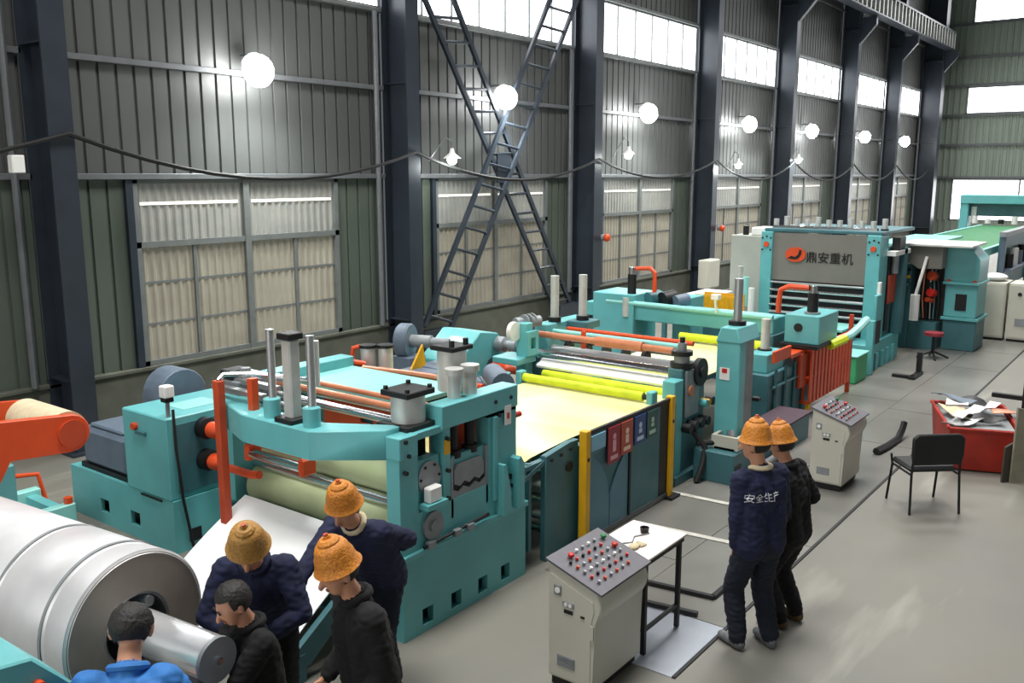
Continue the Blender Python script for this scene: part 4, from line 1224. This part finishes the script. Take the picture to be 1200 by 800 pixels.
pt = thing('teal_portal', 'teal portal machine standing under the end window behind the green conveyor', 'machine', (32.4, 5, 0))
G().b(32.2, 32.8, 6.1, 6.35, 0, 2.72, .02).out('portal_leg', TEAL, pt)
G().b(32.2, 32.8, 2.2, 2.45, 0, 2.72, .02).out('portal_leg', TEAL, pt)
G().b(32.15, 32.85, 2.2, 6.35, 2.5, 2.78, .02).out('portal_beam', TEAL, pt)
G().b(32.5, 32.7, 2.45, 6.1, 2.1, 2.5).out('dark_curtain', TEALD, pt)
for k in range(9):
    G().c((32.3, 5.9 - k * .38, 1.88), (32.3, 5.9 - k * .38, 2.02 + .1 * (k % 3 == 0)), .09, n=10).out('white_clamp', (WHITE, WHITE, BLACK, WHITE)[k % 4], pt)
G().b(32.45, 32.6, 5.9, 6.05, 1.9, 2.4).out('white_column', WHITE, pt)
sb = thing('side_stand', 'dark grey framed stand of equipment beside the green belt', 'rack', (23.8, 3.4, 0))
G().b(21.9, 22.0, 3.35, 3.45, 0, 2.1).out('frame_post', BLUEG, sb)
G().b(25.6, 25.7, 3.35, 3.45, 0, 2.1).out('frame_post', BLUEG, sb)
G().b(21.8, 25.7, 3.33, 3.47, 2.1, 2.2).out('top_bar', GREYM, sb)
G().b(22.0, 25.6, 3.46, 3.50, .9, 2.1).out('back_panel', TEALD, sb)
for k in range(5):
    G().c((22.4 + .6 * k, 3.35, 1.4), (22.4 + .6 * k, 3.35, 1.4 + .3 + .1 * (k % 2)), .1, n=12).out('stored_part', (BLACK, WHITE, BLUEG, BLACK, ALU)[k], sb)
G().b(22.0, 25.6, 3.2, 3.46, 1.34, 1.4).out('shelf', BLUEG, sb)

for k, (ya, yb_, lb_) in enumerate(((3.10, 3.66, 'plain grey cabinet with a white sack on top, next to the hooded press'), (2.0, 3.06, 'wide grey electrical cabinet with small meters, next to the cabinet with the sack'))):
    c = thing('control_cabinet', lb_, 'cabinet', (21.2, (ya + yb_) / 2, 0))
    G().b(20.9, 21.6, ya, yb_, .06, 1.22, .012).out('body', CONSOLE, c)
    G().b(20.93, 21.57, ya + .03, yb_ - .03, 0, .06).out('plinth', BLACK, c)
    G().b(20.885, 20.9, ya + .03, yb_ - .03, .1, 1.18, .004).out('door', CONSOLE, c)
    if k:
        G().b(20.87, 20.885, 2.55, 2.9, .35, .5).out('vent', GREYM, c)
        for py in (2.85, 2.7):
            G().c((20.885, py, 1.0), (20.87, py, 1.0), .04, n=12).out('meter', BLACK, c)
sk = G().e((21.2, 3.38, 1.30), (.3, .24, .085))
tag(sk.out('white_sack', WHITE), 'crumpled white sack lying on the plain grey cabinet', 'sack')
dv = thing('black_drive_stand', 'small black drive unit on the floor between the press and the grey cabinets', 'stand', (20.6, 3.75, 0))
G().c((20.6, 3.72, 0), (20.6, 3.72, .35), .05, n=10).out('stem', BLACK, dv)
G().c((20.45, 3.72, .42), (20.75, 3.72, .42), .12, n=14).out('motor', BLACK, dv)
G().b(20.4, 20.8, 3.6, 3.84, 0, .04).out('base_plate', BLACK, dv)

# ================================================================ CONTROL CONSOLES
def console(loc, label, sx=1.0):
    c = thing('control_console', label, 'console', loc, 'sloping push button consoles', local=True)
    # local axes: x along the line (0 .. .62), y away from the operator (0 .. .38)
    side = [(.02, .06), (.38, .06), (.38, .88), (.0, .75), (-.03, .66), (-.02, .60), (.02, .54)]
    G().p(side, 0, 0, .62, .008).out('body', CONSOLE, c)
    G().b(.02, .60, .05, .36, 0, .06).out('plinth', BLACK, c)
    n = Vector((0, -.13, .38)).normalized()
    tp = [(.385, .885), (.385, .895), (-.035, .765), (-.035, .75)]
    top = G().p([(.395, .884), (.395, .899), (-.04, .757), (-.04, .742)], 0, -.015, .635).out('button_plate', CTOP, c)
    k = 0
    cols = [GREYM, WHITE, BLACK, RUST, GREYM, RED]
    for r in range(6):
        for q in range(7):
            if (r, q) in ((5, 0), (5, 6), (4, 6), (0, 6)):
                continue
            x = .08 + q * .075
            y = .04 + r * .055
            z = .757 + (y + .04) * .142 / .435 + .003
            cc_ = cols[(r * 5 + q * 3) % 6]
            G().c((x, y, z), (x - 0, y - .005, z + .018), .011, n=10).out('push_button', cc_, top)
    for x, y, cc_, nm in ((.14, .30, RED, 'emergency_stop'), (.55, .30, GREENB, 'start_button'), (.54, .2, RED, 'stop_button')):
        z = .757 + (y + .04) * .142 / .435
        G().l([(.012, 0), (.012, .015), (.022, .018), (.022, .03), (.012, .036)], (x, y, z), (0, -.2, 1), 14).out(nm, cc_, top)
    dr = G().p([(.045, .08), (.36, .08), (.36, .8), (.03, .68), (.02, .62), (.045, .52)], 0, -.006, .0).out('end_door', CONSOLE, c)
    G().b(-.012, -.006, .27, .33, .66, .73, .004).out('lock_plate', GREYM, dr)
    G().c((-.012, .3, .695), (-.016, .3, .695), .02, n=12).out('key_switch', WHITE, dr)
    G().b(-.011, -.006, .17, .26, .595, .63).out('meter_row', GREYM, dr)
    for y in (.235, .2):
        G().c((-.011, y, .612), (-.014, y, .612), .014, n=10).out('meter', WHITE, dr)
    G().b(-.010, -.006, .18, .25, .55, .575).out('label_strip', BLACK, dr)
    G().b(-.010, -.006, .09, .12, .55, .565).out('key_slot', BLACK, dr)
    vt = G().b(-.009, -.006, .16, .30, .16, .24).out('vent_panel', GREYM, dr)
    for z in (.17, .185, .2, .215, .23):
        G().b(-.012, -.009, .165, .295, z - .003, z + .003).out('vent_slat', GREYM, vt)
    G().b(-.012, -.004, .02, .05, .42, .52).out('door_handle', CONSOLE, dr)
    return c


con = console((4.62, 2.83, .018), 'pale push button console beside the white topped table')
copy_thing(con, (9.6, 2.80, .02), 'pale push button console standing by itself between the two helmeted men and the red bin')

# white topped table beside the console
t = thing('small_work_table', 'small white topped table on a black frame beside the push button console', 'table', (5.58, 3.05, .018))
G().b(5.30, 5.90, 2.84, 3.3, .735, .755, .004).out('table_top', WHITEP, t)
G().b(5.32, 5.88, 2.85, 3.29, .70, .735).out('top_frame', BLACK, t)
for px in (5.34, 5.86):
    for py in (2.88, 3.27):
        G().b(px - .016, px + .016, py - .016, py + .016, .012, .70).out('leg', BLACK, t)
for py in (2.88, 3.27):
    G().b(5.34, 5.86, py - .012, py + .012, .18, .205).out('stretcher', BLACK, t)
G().b(5.328, 5.352, 2.88, 3.27, .18, .205).out('stretcher', BLACK, t)
cp = thing('black_cup', 'small round black cup standing on the white topped table', 'cup', (5.72, 3.1, .755))
G().l([(.03, 0), (.036, .045), (.03, .045), (.026, .006)], (5.72, 3.1, .755), n=18).out('bowl', BLACK, cp)
ca = G().t([(5.72, 3.06, .762), (5.6, 3.12, .76), (5.5, 3.08, .76), (5.42, 3.14, .76)], .006, 6)
tag(ca.out('thin_cable', GREYM), 'thin grey cable lying on the white topped table', 'cable')
gl = thing('work_glove', 'tan work glove lying on the white topped table by the console', 'glove', (5.42, 3.0, .755))
G().e((5.42, 3.02, .772), (.05, .035, .016)).out('palm', CREAM, gl)
for k in range(4):
    G().c((5.46, 2.99 + .017 * k, .768), (5.52, 2.975 + .022 * k, .765), .009, n=8).out('finger', CREAM, gl)

# black flat bars lying on the floor plates
for k, (a, b_, lb_) in enumerate((((6.35, 3.5), (6.44, 2.84), 'longer black angle bar lying on the floor plates beyond the white topped table'),
                                  ((6.02, 3.32), (6.1, 2.82), 'shorter black flat bar lying on the floor plates next to the white topped table'))):
    g = G()
    dx, dy = b_[0] - a[0], b_[1] - a[1]
    L = math.hypot(dx, dy)
    nx, ny = -dy / L * .02, dx / L * .02
    g._add([(a[0] + nx, a[1] + ny, .016), (a[0] - nx, a[1] - ny, .016), (b_[0] - nx, b_[1] - ny, .016), (b_[0] + nx, b_[1] + ny, .016),
            (a[0] + nx, a[1] + ny, .045), (a[0] - nx, a[1] - ny, .045), (b_[0] - nx, b_[1] - ny, .045), (b_[0] + nx, b_[1] + ny, .045)],
           [(3, 2, 1, 0), (4, 5, 6, 7), (0, 1, 5, 4), (1, 2, 6, 5), (2, 3, 7, 6), (3, 0, 4, 7)])
    if k == 0:
        g.b(6.44, 6.66, 2.83, 2.87, .016, .045)
    tag(g.out('flat_bar', BLACK), lb_, 'bar')
g = G().t([(11.25, 2.92, .05), (11.6, 2.88, .04), (12.0, 2.86, .04), (12.2, 2.86, .12), (12.28, 2.86, .2)], .045, 6)
tag(g.out('bent_black_pipe', BLACK), 'bent black pipe lying on the floor past the free standing console', 'pipe')
fb = thing('black_floor_bracket', 'black angle bracket lying on the floor past the orange cage', 'bracket', (16.2, 3.8, 0))
G().b(15.9, 16.5, 3.60, 3.7, .012, .06).out('flat_leg', BLACK, fb)
G().b(15.95, 16.05, 3.62, 3.98, .012, .06).out('cross_leg', BLACK, fb)
G().b(16.38, 16.48, 3.62, 3.7, .06, .4).out('upright', BLACK, fb)

# ================================================================ CHAIR, RED BIN, BOARDS
ch = thing('visitor_chair', 'black padded visitor chair with thin metal legs in front of the red bin', 'chair', (9.74, 2.03, 0), local=True, rotz=rad(-49))
# local: faces +y
G().b(-.25, .25, -.16, .24, .42, .48, .025).out('seat', BLACK, ch)
G().p([(-.25, .52), (.25, .52), (.27, .62), (.27, .80), (.22, .84), (-.22, .84), (-.27, .80), (-.27, .62)], 1, -.235, -.19, .012).out('backrest', BLACK, ch)
for sx in (-1, 1):
    G().t([(sx * .26, -.24, 0), (sx * .25, -.2, .42), (sx * .245, -.215, .62)], .013).out('leg', BLACK, ch)
    G().t([(sx * .26, .26, 0), (sx * .25, .2, .42)], .013).out('leg', BLACK, ch)
    G().t([(sx * .25, -.2, .41), (sx * .25, .21, .41)], .012).out('side_rail', BLACK, ch)
    G().t([(sx * .25, .21, .42), (sx * .27, .2, .52)], .012).out('arm_stub', BLACK, ch)

bn = thing('scrap_bin', 'red open steel bin heaped with scrap sheet behind the black chair', 'bin', (11.6, 2.0, 0))
rz = [(11.2, 2.08), (11.42, 1.45), (12.55, 1.80), (12.3, 2.5)]
zt = .52
names = [('front_side', 0, 1), ('end_side', 1, 2), ('rear_side', 2, 3), ('end_side', 3, 0)]
cx_, cy_ = sum(p[0] for p in rz) / 4, sum(p[1] for p in rz) / 4
BINM = mat('worn_red_bin_paint', '#A32B1E', .5, .1, .25, 3, .2)
for nm, i, j in names:
    a, b_ = rz[i], rz[j]
    sa = [(cx_ + (p[0] - cx_) * 1.12, cy_ + (p[1] - cy_) * 1.12) for p in (a, b_)]
    ia = [(cx_ + (p[0] - cx_) * .96, cy_ + (p[1] - cy_) * .96) for p in (a, b_)]
    isa = [(cx_ + (p[0] - cx_) * 1.07, cy_ + (p[1] - cy_) * 1.07) for p in (a, b_)]
    g = G()
    g._add([(*a, .02), (*b_, .02), (*sa[1], zt), (*sa[0], zt), (*ia[0], .02), (*ia[1], .02), (*isa[1], zt), (*isa[0], zt)],
           [(0, 1, 2, 3), (7, 6, 5, 4), (0, 4, 5, 1), (1, 5, 6, 2), (2, 6, 7, 3), (3, 7, 4, 0)])
    g.out(nm, BINM, bn)
    G().t([(*sa[0], zt), (*sa[1], zt)], .022, 6).out('rim', BINM, bn)
g = G()
g._add([(*p, .02) for p in rz] + [(*p, .05) for p in rz], [(3, 2, 1, 0), (4, 5, 6, 7)] + [(i, (i + 1) % 4, 4 + (i + 1) % 4, 4 + i) for i in range(4)])
g.out('bottom', BINM, bn)
random.seed(12)
scr = [('white strip of sheet across the top of the red bin', 'sheet_offcut', SHEET, (11.85, 1.95), (.95, .13), .60, -15), ('dark crumpled offcut at the far end of the red bin', 'sheet_offcut', BLACK, (12.25, 2.05), (.35, .3), .60, 30),
       ('black flat offcut at the middle of the red bin', 'sheet_offcut', BLACK, (11.6, 1.85), (.5, .16), .58, -60), ('cardboard piece on top of the scrap in the red bin', 'cardboard_piece', COPPER, (12.1, 1.72), (.35, .25), .58, 20),
       ('tan paper piece near the chair end of the red bin', 'paper_piece', CREAM, (11.75, 2.15), (.5, .22), .58, 40), ('pale grey bent offcut over the corner of the red bin', 'sheet_offcut', STEEL, (11.42, 2.02), (.45, .22), .57, -30),
       ('blue grey offcut lying flat in the heap of the red bin', 'sheet_offcut', BLUEG, (12.2, 2.28), (.5, .2), .62, 70), ('white crumpled film on the heap of the red bin', 'plastic_film', WHITE, (12.0, 2.2), (.3, .25), .63, 10)]
hp = G()
hp._add([(*[cx_ + (p[0] - cx_) * 1.0, cy_ + (p[1] - cy_) * 1.0], .5) for p in rz] + [(*p, .3) for p in rz], [(0, 1, 2, 3), (7, 6, 5, 4)] + [(i, (i + 1) % 4, 4 + (i + 1) % 4, 4 + i) for i in range(4)])
o = hp.out('packed_scrap', GREYM, bn)
for lb_, nm, mm, (px, py), (lx, ly), z, an in scr:
    g = G()
    nx_, ny_ = 7, 3
    R_ = Matrix.Rotation(rad(an), 3, 'Z')
    vs = []
    sd = random.random() * 9
    for dz in (0, .008):
        for i in range(nx_ + 1):
            for j in range(ny_ + 1):
                q = R_ @ Vector(((i / nx_ - .5) * lx, (j / ny_ - .5) * ly, 0))
                h = noise.noise(Vector((q.x * 4 + sd, q.y * 4, sd))) * .07
                vs.append((px + q.x, py + q.y, z + h + dz))
    N = (nx_ + 1) * (ny_ + 1)
    fs = []
    for i in range(nx_):
        for j in range(ny_):
            a = i * (ny_ + 1) + j
            fs.append((a, a + 1, a + ny_ + 2, a + ny_ + 1))
            fs.append((N + a + ny_ + 1, N + a + ny_ + 2, N + a + 1, N + a))
    ring = [i * (ny_ + 1) for i in range(nx_ + 1)] + [nx_ * (ny_ + 1) + j for j in range(1, ny_ + 1)] + [i * (ny_ + 1) + ny_ for i in range(nx_ - 1, -1, -1)] + [j for j in range(ny_ - 1, 0, -1)]
    for a, b_ in zip(ring, ring[1:] + ring[:1]):
        fs.append((a, b_, N + b_, N + a))
    g._add(vs, fs)
    tag(g.out(nm, mm), lb_, 'scrap', 'scrap in the red bin')

bo = thing('leaning_board', 'grey board leaning beside the red bin, propped by a dark board', 'board', (11.2, 1.35, 0))
g = G()
g._add([(11.1, 1.42, 0), (11.6, .85, 0), (11.65, .9, .7), (11.15, 1.42, .86), (11.12, 1.44, 0), (11.62, .87, 0), (11.67, .92, .7), (11.17, 1.44, .86)],
       [(0, 1, 2, 3), (7, 6, 5, 4), (0, 4, 5, 1), (1, 5, 6, 2), (2, 6, 7, 3), (3, 7, 4, 0)])
g.out('front_board', WOODC, bo)
g = G()
g._add([(11.06, 1.5, 0), (11.16, 1.42, 0), (11.18, 1.43, .45), (11.1, 1.5, .4), (11.08, 1.52, 0), (11.18, 1.44, 0), (11.2, 1.45, .45), (11.12, 1.52, .4)],
       [(0, 1, 2, 3), (7, 6, 5, 4), (0, 4, 5, 1), (1, 5, 6, 2), (2, 6, 7, 3), (3, 7, 4, 0)])
g.out('dark_prop', mat('dark_board', '#3A352C', .8), bo)
bk = thing('black_stand_arm', 'black steel stand with a horizontal arm, behind the leaning grey board', 'stand', (13.9, 1.75, 0))
G().b(13.9, 13.98, 1.66, 1.74, 0, .62).out('upright', BLACK, bk)
G().b(13.9, 13.98, 1.74, 2.12, .34, .40).out('arm', BLACK, bk)
G().b(13.7, 14.2, 1.5, 1.9, 0, .03).out('foot', BLACK, bk)
pw = thing('paper_bag', 'white paper bag lying on the floor behind the leaning board', 'bag', (13.0, 1.4, 0))
G().e((13.0, 1.42, .1), (.24, .2, .1)).out('bag_body', WHITE, pw)

# ================================================================ PEOPLE
def ik(a, b, l1, l2, pole):
    d = b - a
    L = min(d.length, l1 + l2 - .004)
    u = d.normalized()
    a0 = (l1 * l1 - l2 * l2 + L * L) / (2 * L)
    h = math.sqrt(max(l1 * l1 - a0 * a0, 0))
    p = (pole - u * pole.dot(u)).normalized()
    return a + u * a0 + p * h, a + u * L


def person(label, loc, heading, jacket, trousers, lean=.06, hipz=.90, back=0., tilt=0., turn=0., feet=((-.1, 0), (.1, 0)), wr=None, pole=None, hat=None,
           collar=None, shoe=None, hairfull=False, twist=0., grip=.5, scl=.95):
    root = thing('person', label, 'person', (loc[0], loc[1], 0), local=True, rotz=rad(heading - 90))
    root.scale = (scl, scl, scl)
    V = Vector
    pel = V((0, -back, hipz))
    tw = Matrix.Rotation(twist, 3, 'Z')
    up = V((0, math.sin(lean), math.cos(lean)))
    fw = V((0, math.cos(lean), -math.sin(lean)))
    rt = tw @ V((1, 0, 0))
    neck = pel + up * .54
    hdR = Matrix.Rotation(turn, 3, 'Z') @ Matrix.Rotation(-(lean * .75 + tilt), 3, 'X')
    hr, hf, hu = hdR @ V((1, 0, 0)), hdR @ V((0, 1, 0)), hdR @ V((0, 0, 1))
    head = neck + up * .045 + hu * .135 + hf * .03
    prims = []                                                   # (a, b, ra, rb, tag)

    def cap(a, b, ra, rb, tg):
        prims.append((V(a), V(b), ra, rb, tg))
    for s in (-1, 1):
        cap(pel + rt * (s * .085) + V((0, 0, -.04)), pel + rt * (s * .1) + up * .40, .133, .118, 0)
        cap(pel + rt * (s * .06) + up * .40, pel + rt * (s * .15) + up * .475, .10, .08, 0)
    cap(pel + fw * .03, pel + up * .36 + fw * .035, .135, .125, 0)
    cap(pel + up * .3 - fw * .02, neck - up * .03, .125, .08, 0)
    cap(neck - up * .03, head - hu * .08, .058, .055, 2)
    cap(pel + V((-.07, 0, -.06)), pel + V((.07, 0, -.06)), .125, .125, 1)
    # head
    cap(head + hu * .025 - hf * .015, head + hu * .03 - hf * .02, .098, .098, 2)
    cap(head + hf * .02, head - hu * .07 + hf * .045, .082, .05, 2)
    cap(head + hf * .095 + hu * .005, head + hf * .118 - hu * .03, .012, .017, 2)
    for s in (-1, 1):
        cap(head + hr * (s * .093) - hf * .01 + hu * .01, head + hr * (s * .09) - hf * .005 - hu * .03, .018, .014, 2)
    # legs
    for k, s in enumerate((-1, 1)):
        hip = pel + V((s * .09, 0, -.05))
        an = V((feet[k][0], feet[k][1], .085))
        kn, an = ik(hip, an, .405, .39, V((s * .12, 1, 0)))
        cap(hip, kn, .11, .084, 1)
        cap(kn, an + V((0, 0, .02)), .084, .070, 1)
        cap(an + V((0, -.03, -.035)), an + V((s * .02, .16, -.045)), .045, .038, 3)
        cap(an + V((0, -.035, -.045)), an + V((s * .01, .08, -.04)), .04, .044, 3)
    # arms and hands
    for k, s in enumerate((-1, 1)):
        sh = pel + up * .475 + rt * (s * .178)
        w = V(wr[k]) if wr else sh + V((s * .06, .08, -.53))
        po = V(pole[k]) if pole else V((s * .5, -1, -.1))
        el, w = ik(sh, w, .29, .26, po)
        cap(sh, el, .078, .064, 0)
        cap(el, w - (w - el) * .1, .064, .050, 0)
        f = (w - el).normalized()
        pn = V((-s, 0, 0)) - f * (V((-s, 0, 0)).dot(f))
        pn = pn.normalized() if pn.length > .1 else V((0, 0, 1))   # palm normal, towards the body
        sd = f.cross(pn)
        b0 = w + f * .02
        for q in (-1, 0, 1):
            cap(b0 + sd * (q * .02), b0 + f * .075 + sd * (q * .026), .017, .016, 2)
        for q in range(4):
            o_ = sd * ((q - 1.5) * .0215)
            ln = (.030, .036, .034, .026)[q]
            p0 = b0 + f * .082 + o_
            d1 = (f * math.cos(grip) + pn * math.sin(grip))
            d2 = (f * math.cos(grip * 2) + pn * math.sin(grip * 2))
            p1 = p0 + d1 * ln * 1.1
            p2 = p1 + d2 * ln * .9
            cap(p0, p1, .0105, .0098, 2)
            cap(p1, p2, .0098, .009, 2)
        th0 = b0 + f * .02 + sd * .03
        th1 = th0 + (f * .5 + sd * .7 + pn * .45).normalized() * .035
        th2 = th1 + (f * .8 + sd * .15 + pn * .55).normalized() * .028
        cap(th0, th1, .013, .0115, 2)
        cap(th1, th2, .0115, .010, 2)
    bm = bmesh.new()

    def addcap(a, b, ra, rb):
        d = b - a
        u = d.normalized() if d.length > 1e-6 else V((0, 0, 1))
        x = u.orthogonal().normalized()
        y = u.cross(x)
        n_, rings = 14, []
        for cen, r, angs in ((a, ra, [-80, -50, -25, 0]), (b, rb, [0, 25, 50, 80])):
            for an_ in angs:
                rr, hh = r * math.cos(rad(an_)), r * math.sin(rad(an_))
                rings.append([bm.verts.new(cen + u * hh + x * (rr * math.cos(2 * math.pi * i / n_)) + y * (rr * math.sin(2 * math.pi * i / n_))) for i in range(n_)])
        for A, B in zip(rings, rings[1:]):
            for i in range(n_):
                bm.faces.new((A[i], A[(i + 1) % n_], B[(i + 1) % n_], B[i]))
        bm.faces.new(rings[0][::-1])
        bm.faces.new(rings[-1])
    for p in prims:
        addcap(*p[:4])
    bmesh.ops.recalc_face_normals(bm, faces=bm.faces)
    tmp = bpy.data.meshes.new('tmp')
    bm.to_mesh(tmp)
    bm.free()
    to = bpy.data.objects.new('tmp', tmp)
    COL.objects.link(to)
    md = to.modifiers.new('r', 'REMESH')
    md.mode = 'VOXEL'
    md.voxel_size = .0095
    ms = to.modifiers.new('s', 'SMOOTH')
    ms.factor = .5
    ms.iterations = 5
    me = bpy.data.meshes.new_from_object(to.evaluated_get(bpy.context.evaluated_depsgraph_get()))
    bpy.data.objects.remove(to)
    n = len(me.vertices)
    co = np.empty(n * 3, 'f')
    me.vertices.foreach_get('co', co)
    co = co.reshape(-1, 3)
    best = np.full(n, 9.)
    tg = np.zeros(n, int)
    for a, b, ra, rb, t_ in prims:
        a_, d_ = np.array(a), np.array(b - a)
        L2 = max(float(d_ @ d_), 1e-9)
        t = np.clip((co - a_) @ d_ / L2, 0, 1)
        dist = np.linalg.norm(co - (a_ + t[:, None] * d_), axis=1) - (ra + (rb - ra) * t)
        k = dist < best
        best[k] = dist[k]
        tg[k] = t_
    nr = np.empty(n * 3, 'f')
    me.vertices.foreach_get('normal', nr)
    nr = nr.reshape(-1, 3)
    sd_ = loc[0] * 3.1
    for i in range(n):
        if tg[i] < 2:
            c = co[i]
            co[i] += nr[i] * (noise.noise(V((c[0] * 11 + sd_, c[1] * 11, c[2] * 7))) * .007 + noise.noise(V((c[0] * 20, c[1] * 20 + sd_, c[2] * 38))) * .008)
    me.vertices.foreach_set('co', co.ravel())
    for mm in (jacket, trousers, SKIN, shoe or SHOEB):
        me.materials.append(mm)
    mi = []
    for p in me.polygons:
        mi.append(int(np.bincount(tg[list(p.vertices)]).argmax()))
    me.polygons.foreach_set('material_index', mi)
    me.polygons.foreach_set('use_smooth', [True] * len(me.polygons))
    me.update()
    body = bpy.data.objects.new('body', me)
    COL.objects.link(body)
    body.parent = root
    OFF[body.name] = V((0, 0, 0))
    R3 = Matrix((hr, hf, hu)).transposed()
    # face
    for s in (-1, 1):
        G().e(head + hr * (s * .034) + hf * .093 + hu * .018, (.013, .006, .006), R3, 8, 6).out('eye', BLACK, root)
        G().e(head + hr * (s * .034) + hf * .094 + hu * .036, (.02, .006, .004), R3, 8, 6).out('eyebrow', HAIR, root)
    G().e(head + hf * .096 - hu * .062, (.024, .006, .006), R3, 8, 6).out('mouth', mat('lips', '#96604C', .5), root)
    # hair: shell over the skull, open at the face
    g = G()
    g.e(head + hu * .026 - hf * .018, (.104, .106, .106), R3, 28, 18)
    dl = []
    for fc in g.bm.faces:
        q = R3.transposed() @ (fc.calc_center_median() - head)
        if (q.y > .02 and q.z < .075) or q.z < -.055 or (abs(q.x) > .07 and q.z < .0 and q.y > -.02):
            dl.append(fc)
    bmesh.ops.delete(g.bm, geom=dl, context='FACES')
    if hairfull:
        for v in g.bm.verts:
            v.co += (v.co - head).normalized() * noise.noise(v.co * 40) * .008
    g.out('hair', HAIR, root)
    if hat:
        hp = [(.0, .156), (.018, .156), (.022, .142), (.042, .140), (.058, .126), (.060, .114), (.078, .104), (.091, .080), (.093, .068), (.106, .040), (.108, .026), (.114, .0), (.123, -.018), (.131, -.030), (.127, -.036), (.110, -.012), (.1, .03), (.06, .09), (0, .12)]
        ho = G().l(hp, head + hu * .055 - hf * .012, hu - hf * .10, 32).out('helmet', hat, root)
        G().l([(0, .012), (.012, .012), (.014, 0)], head + hu * .209 - hf * .027, hu - hf * .10, 12).out('knob', RUST, ho)
    if collar:
        pts_ = []
        for k in range(13):
            a = 2 * math.pi * (k / 12) + math.pi / 2
            pts_.append(neck + up * .012 + rt * (.075 * math.cos(a)) + fw * (.07 * math.sin(a)) - up * (.03 * max(0, math.sin(a))))
        G().t(pts_, .02, 8).out('collar', collar, root)
    else:
        pts_ = []
        for k in range(13):
            a = 2 * math.pi * (k / 12) + math.pi / 2
            pts_.append(neck + up * .008 + rt * (.08 * math.cos(a)) + fw * (.075 * math.sin(a)) - up * (.03 * max(0, math.sin(a))))
        G().t(pts_, .022, 8).out('collar', jacket, root)
    return root, dict(neck=neck, up=up, fw=fw, rt=rt, pel=pel, body=body, head=head)


# two men talking on the open floor
r, j = person('standing man in navy jacket with white lettering on the back, orange woven helmet', (5.93, 2.29), 62, NAVY, NAVYD, lean=.05, hipz=.90,
              wr=((-.18, .05, .80), (.18, .03, .80)), pole=((-1, -.8, 0), (1, -.8, 0)), feet=((-.12, .05), (.12, -.03)), hat=HATM, collar=CREAM, shoe=SHOEG, tilt=.08, turn=.6)
me = j['body'].data
bv = BVHTree.FromPolygons([v.co.copy() for v in me.vertices], [tuple(p.vertices) for p in me.polygons])
cu_m = Matrix.Translation((-.065, -.4, 1.25)) @ Matrix.Rotation(rad(90), 4, 'X')
tx = text_mesh('安全生产', .072, mat('white_print', '#D8DCE4', .7), 'back_lettering', r, cu_m, .0)
for v in tx.data.vertices:
    h = bv.ray_cast(Vector((v.co.x, -.4, v.co.z)), Vector((0, 1, 0)))
    if h[0]:
        v.co.y = h[0].y - .004
person('man in black jacket and orange woven helmet half hidden behind the man with lettering', (6.42, 2.23), 85, BLACKC, BLACKC, lean=.12, hipz=.87, scl=.9,
       wr=((-.2, .14, .92), (.2, .16, .95)), feet=((-.1, .02), (.12, -.02)), hat=HATM, shoe=SHOEB, tilt=.2)
# the group at the coil
person('man in navy jacket and tan woven helmet bending over a small white paper', (3.08, 4.18), 222, NAVY, BLACKC, lean=.55, hipz=.88, back=.05,
       wr=((-.06, .40, .93), (.07, .40, .93)), pole=((-1, -.2, -.3), (1, -.2, -.3)), feet=((-.13, .02), (.13, -.05)), hat=HATB, tilt=.22, shoe=SHOEB, grip=.9)
person('man in navy jacket and orange woven helmet, hand on hip, reaching towards his colleague', (3.92, 4.12), 196, NAVY, NAVYD, lean=.6, hipz=.87, back=.05,
       wr=((-.10, -.20, 1.0), (.16, .74, 1.02)), pole=((-1, -.5, -.1), (1, -.3, -.6)), feet=((-.12, .0), (.12, .06)), hat=HATM, collar=CREAM, tilt=.0, shoe=SHOEG)
person('man in black workwear and orange woven helmet looking down, nearest of the helmeted group', (2.92, 3.15), 158, BLACKC, BLACKC, lean=.15, hipz=.88, back=.03,
       wr=((-.19, .14, .86), (.19, .16, .88)), pole=((-.4, -1, -.1), (.4, -1, -.1)), feet=((-.12, .0), (.12, .04)), hat=HATM, tilt=.3, shoe=SHOEB)
person('bareheaded man in black jacket crouching at the end of the coil mandrel', (2.70, 3.78), 165, BLACKC, BLACKC, lean=.08, hipz=.66, back=.03, scl=.9,
       wr=((-.1, .38, .72), (.12, .38, .74)), pole=((-1, -.2, -.3), (1, -.2, -.3)), feet=((-.14, .05), (.14, -.12)), tilt=.45, shoe=SHOEB, hairfull=True)
person('bareheaded man in bright blue jacket seen from behind, working at the steel coil', (1.80, 3.50), 48, BLUEJ, NAVYD, lean=.5, hipz=.80, back=.05,
       wr=((-.2, .46, .95), (.2, .46, .95)), feet=((-.12, .02), (.12, -.04)), tilt=.2, shoe=SHOEB, hairfull=True)
PX, PY, PZ = 2.80, 3.93, .93
pa = thing('paper_slip', 'small white paper with a black clip held by the man in the tan helmet', 'paper', (PX, PY, PZ))
g = G()
vs = [(-.07, -.03), (.03, -.09), (.08, .0), (-.02, .06)]
g._add([(PX + a, PY + b_, PZ + .02 * a) for a, b_ in vs] + [(PX + a, PY + b_, PZ + .02 * a + .004) for a, b_ in vs], [(3, 2, 1, 0), (4, 5, 6, 7), (0, 1, 5, 4), (1, 2, 6, 5), (2, 3, 7, 6), (3, 0, 4, 7)])
g.out('sheet', WHITE, pa)
G().b(PX - .03, PX + .01, PY - .02, PY + .02, PZ + .004, PZ + .014).out('clip', BLACK, pa)
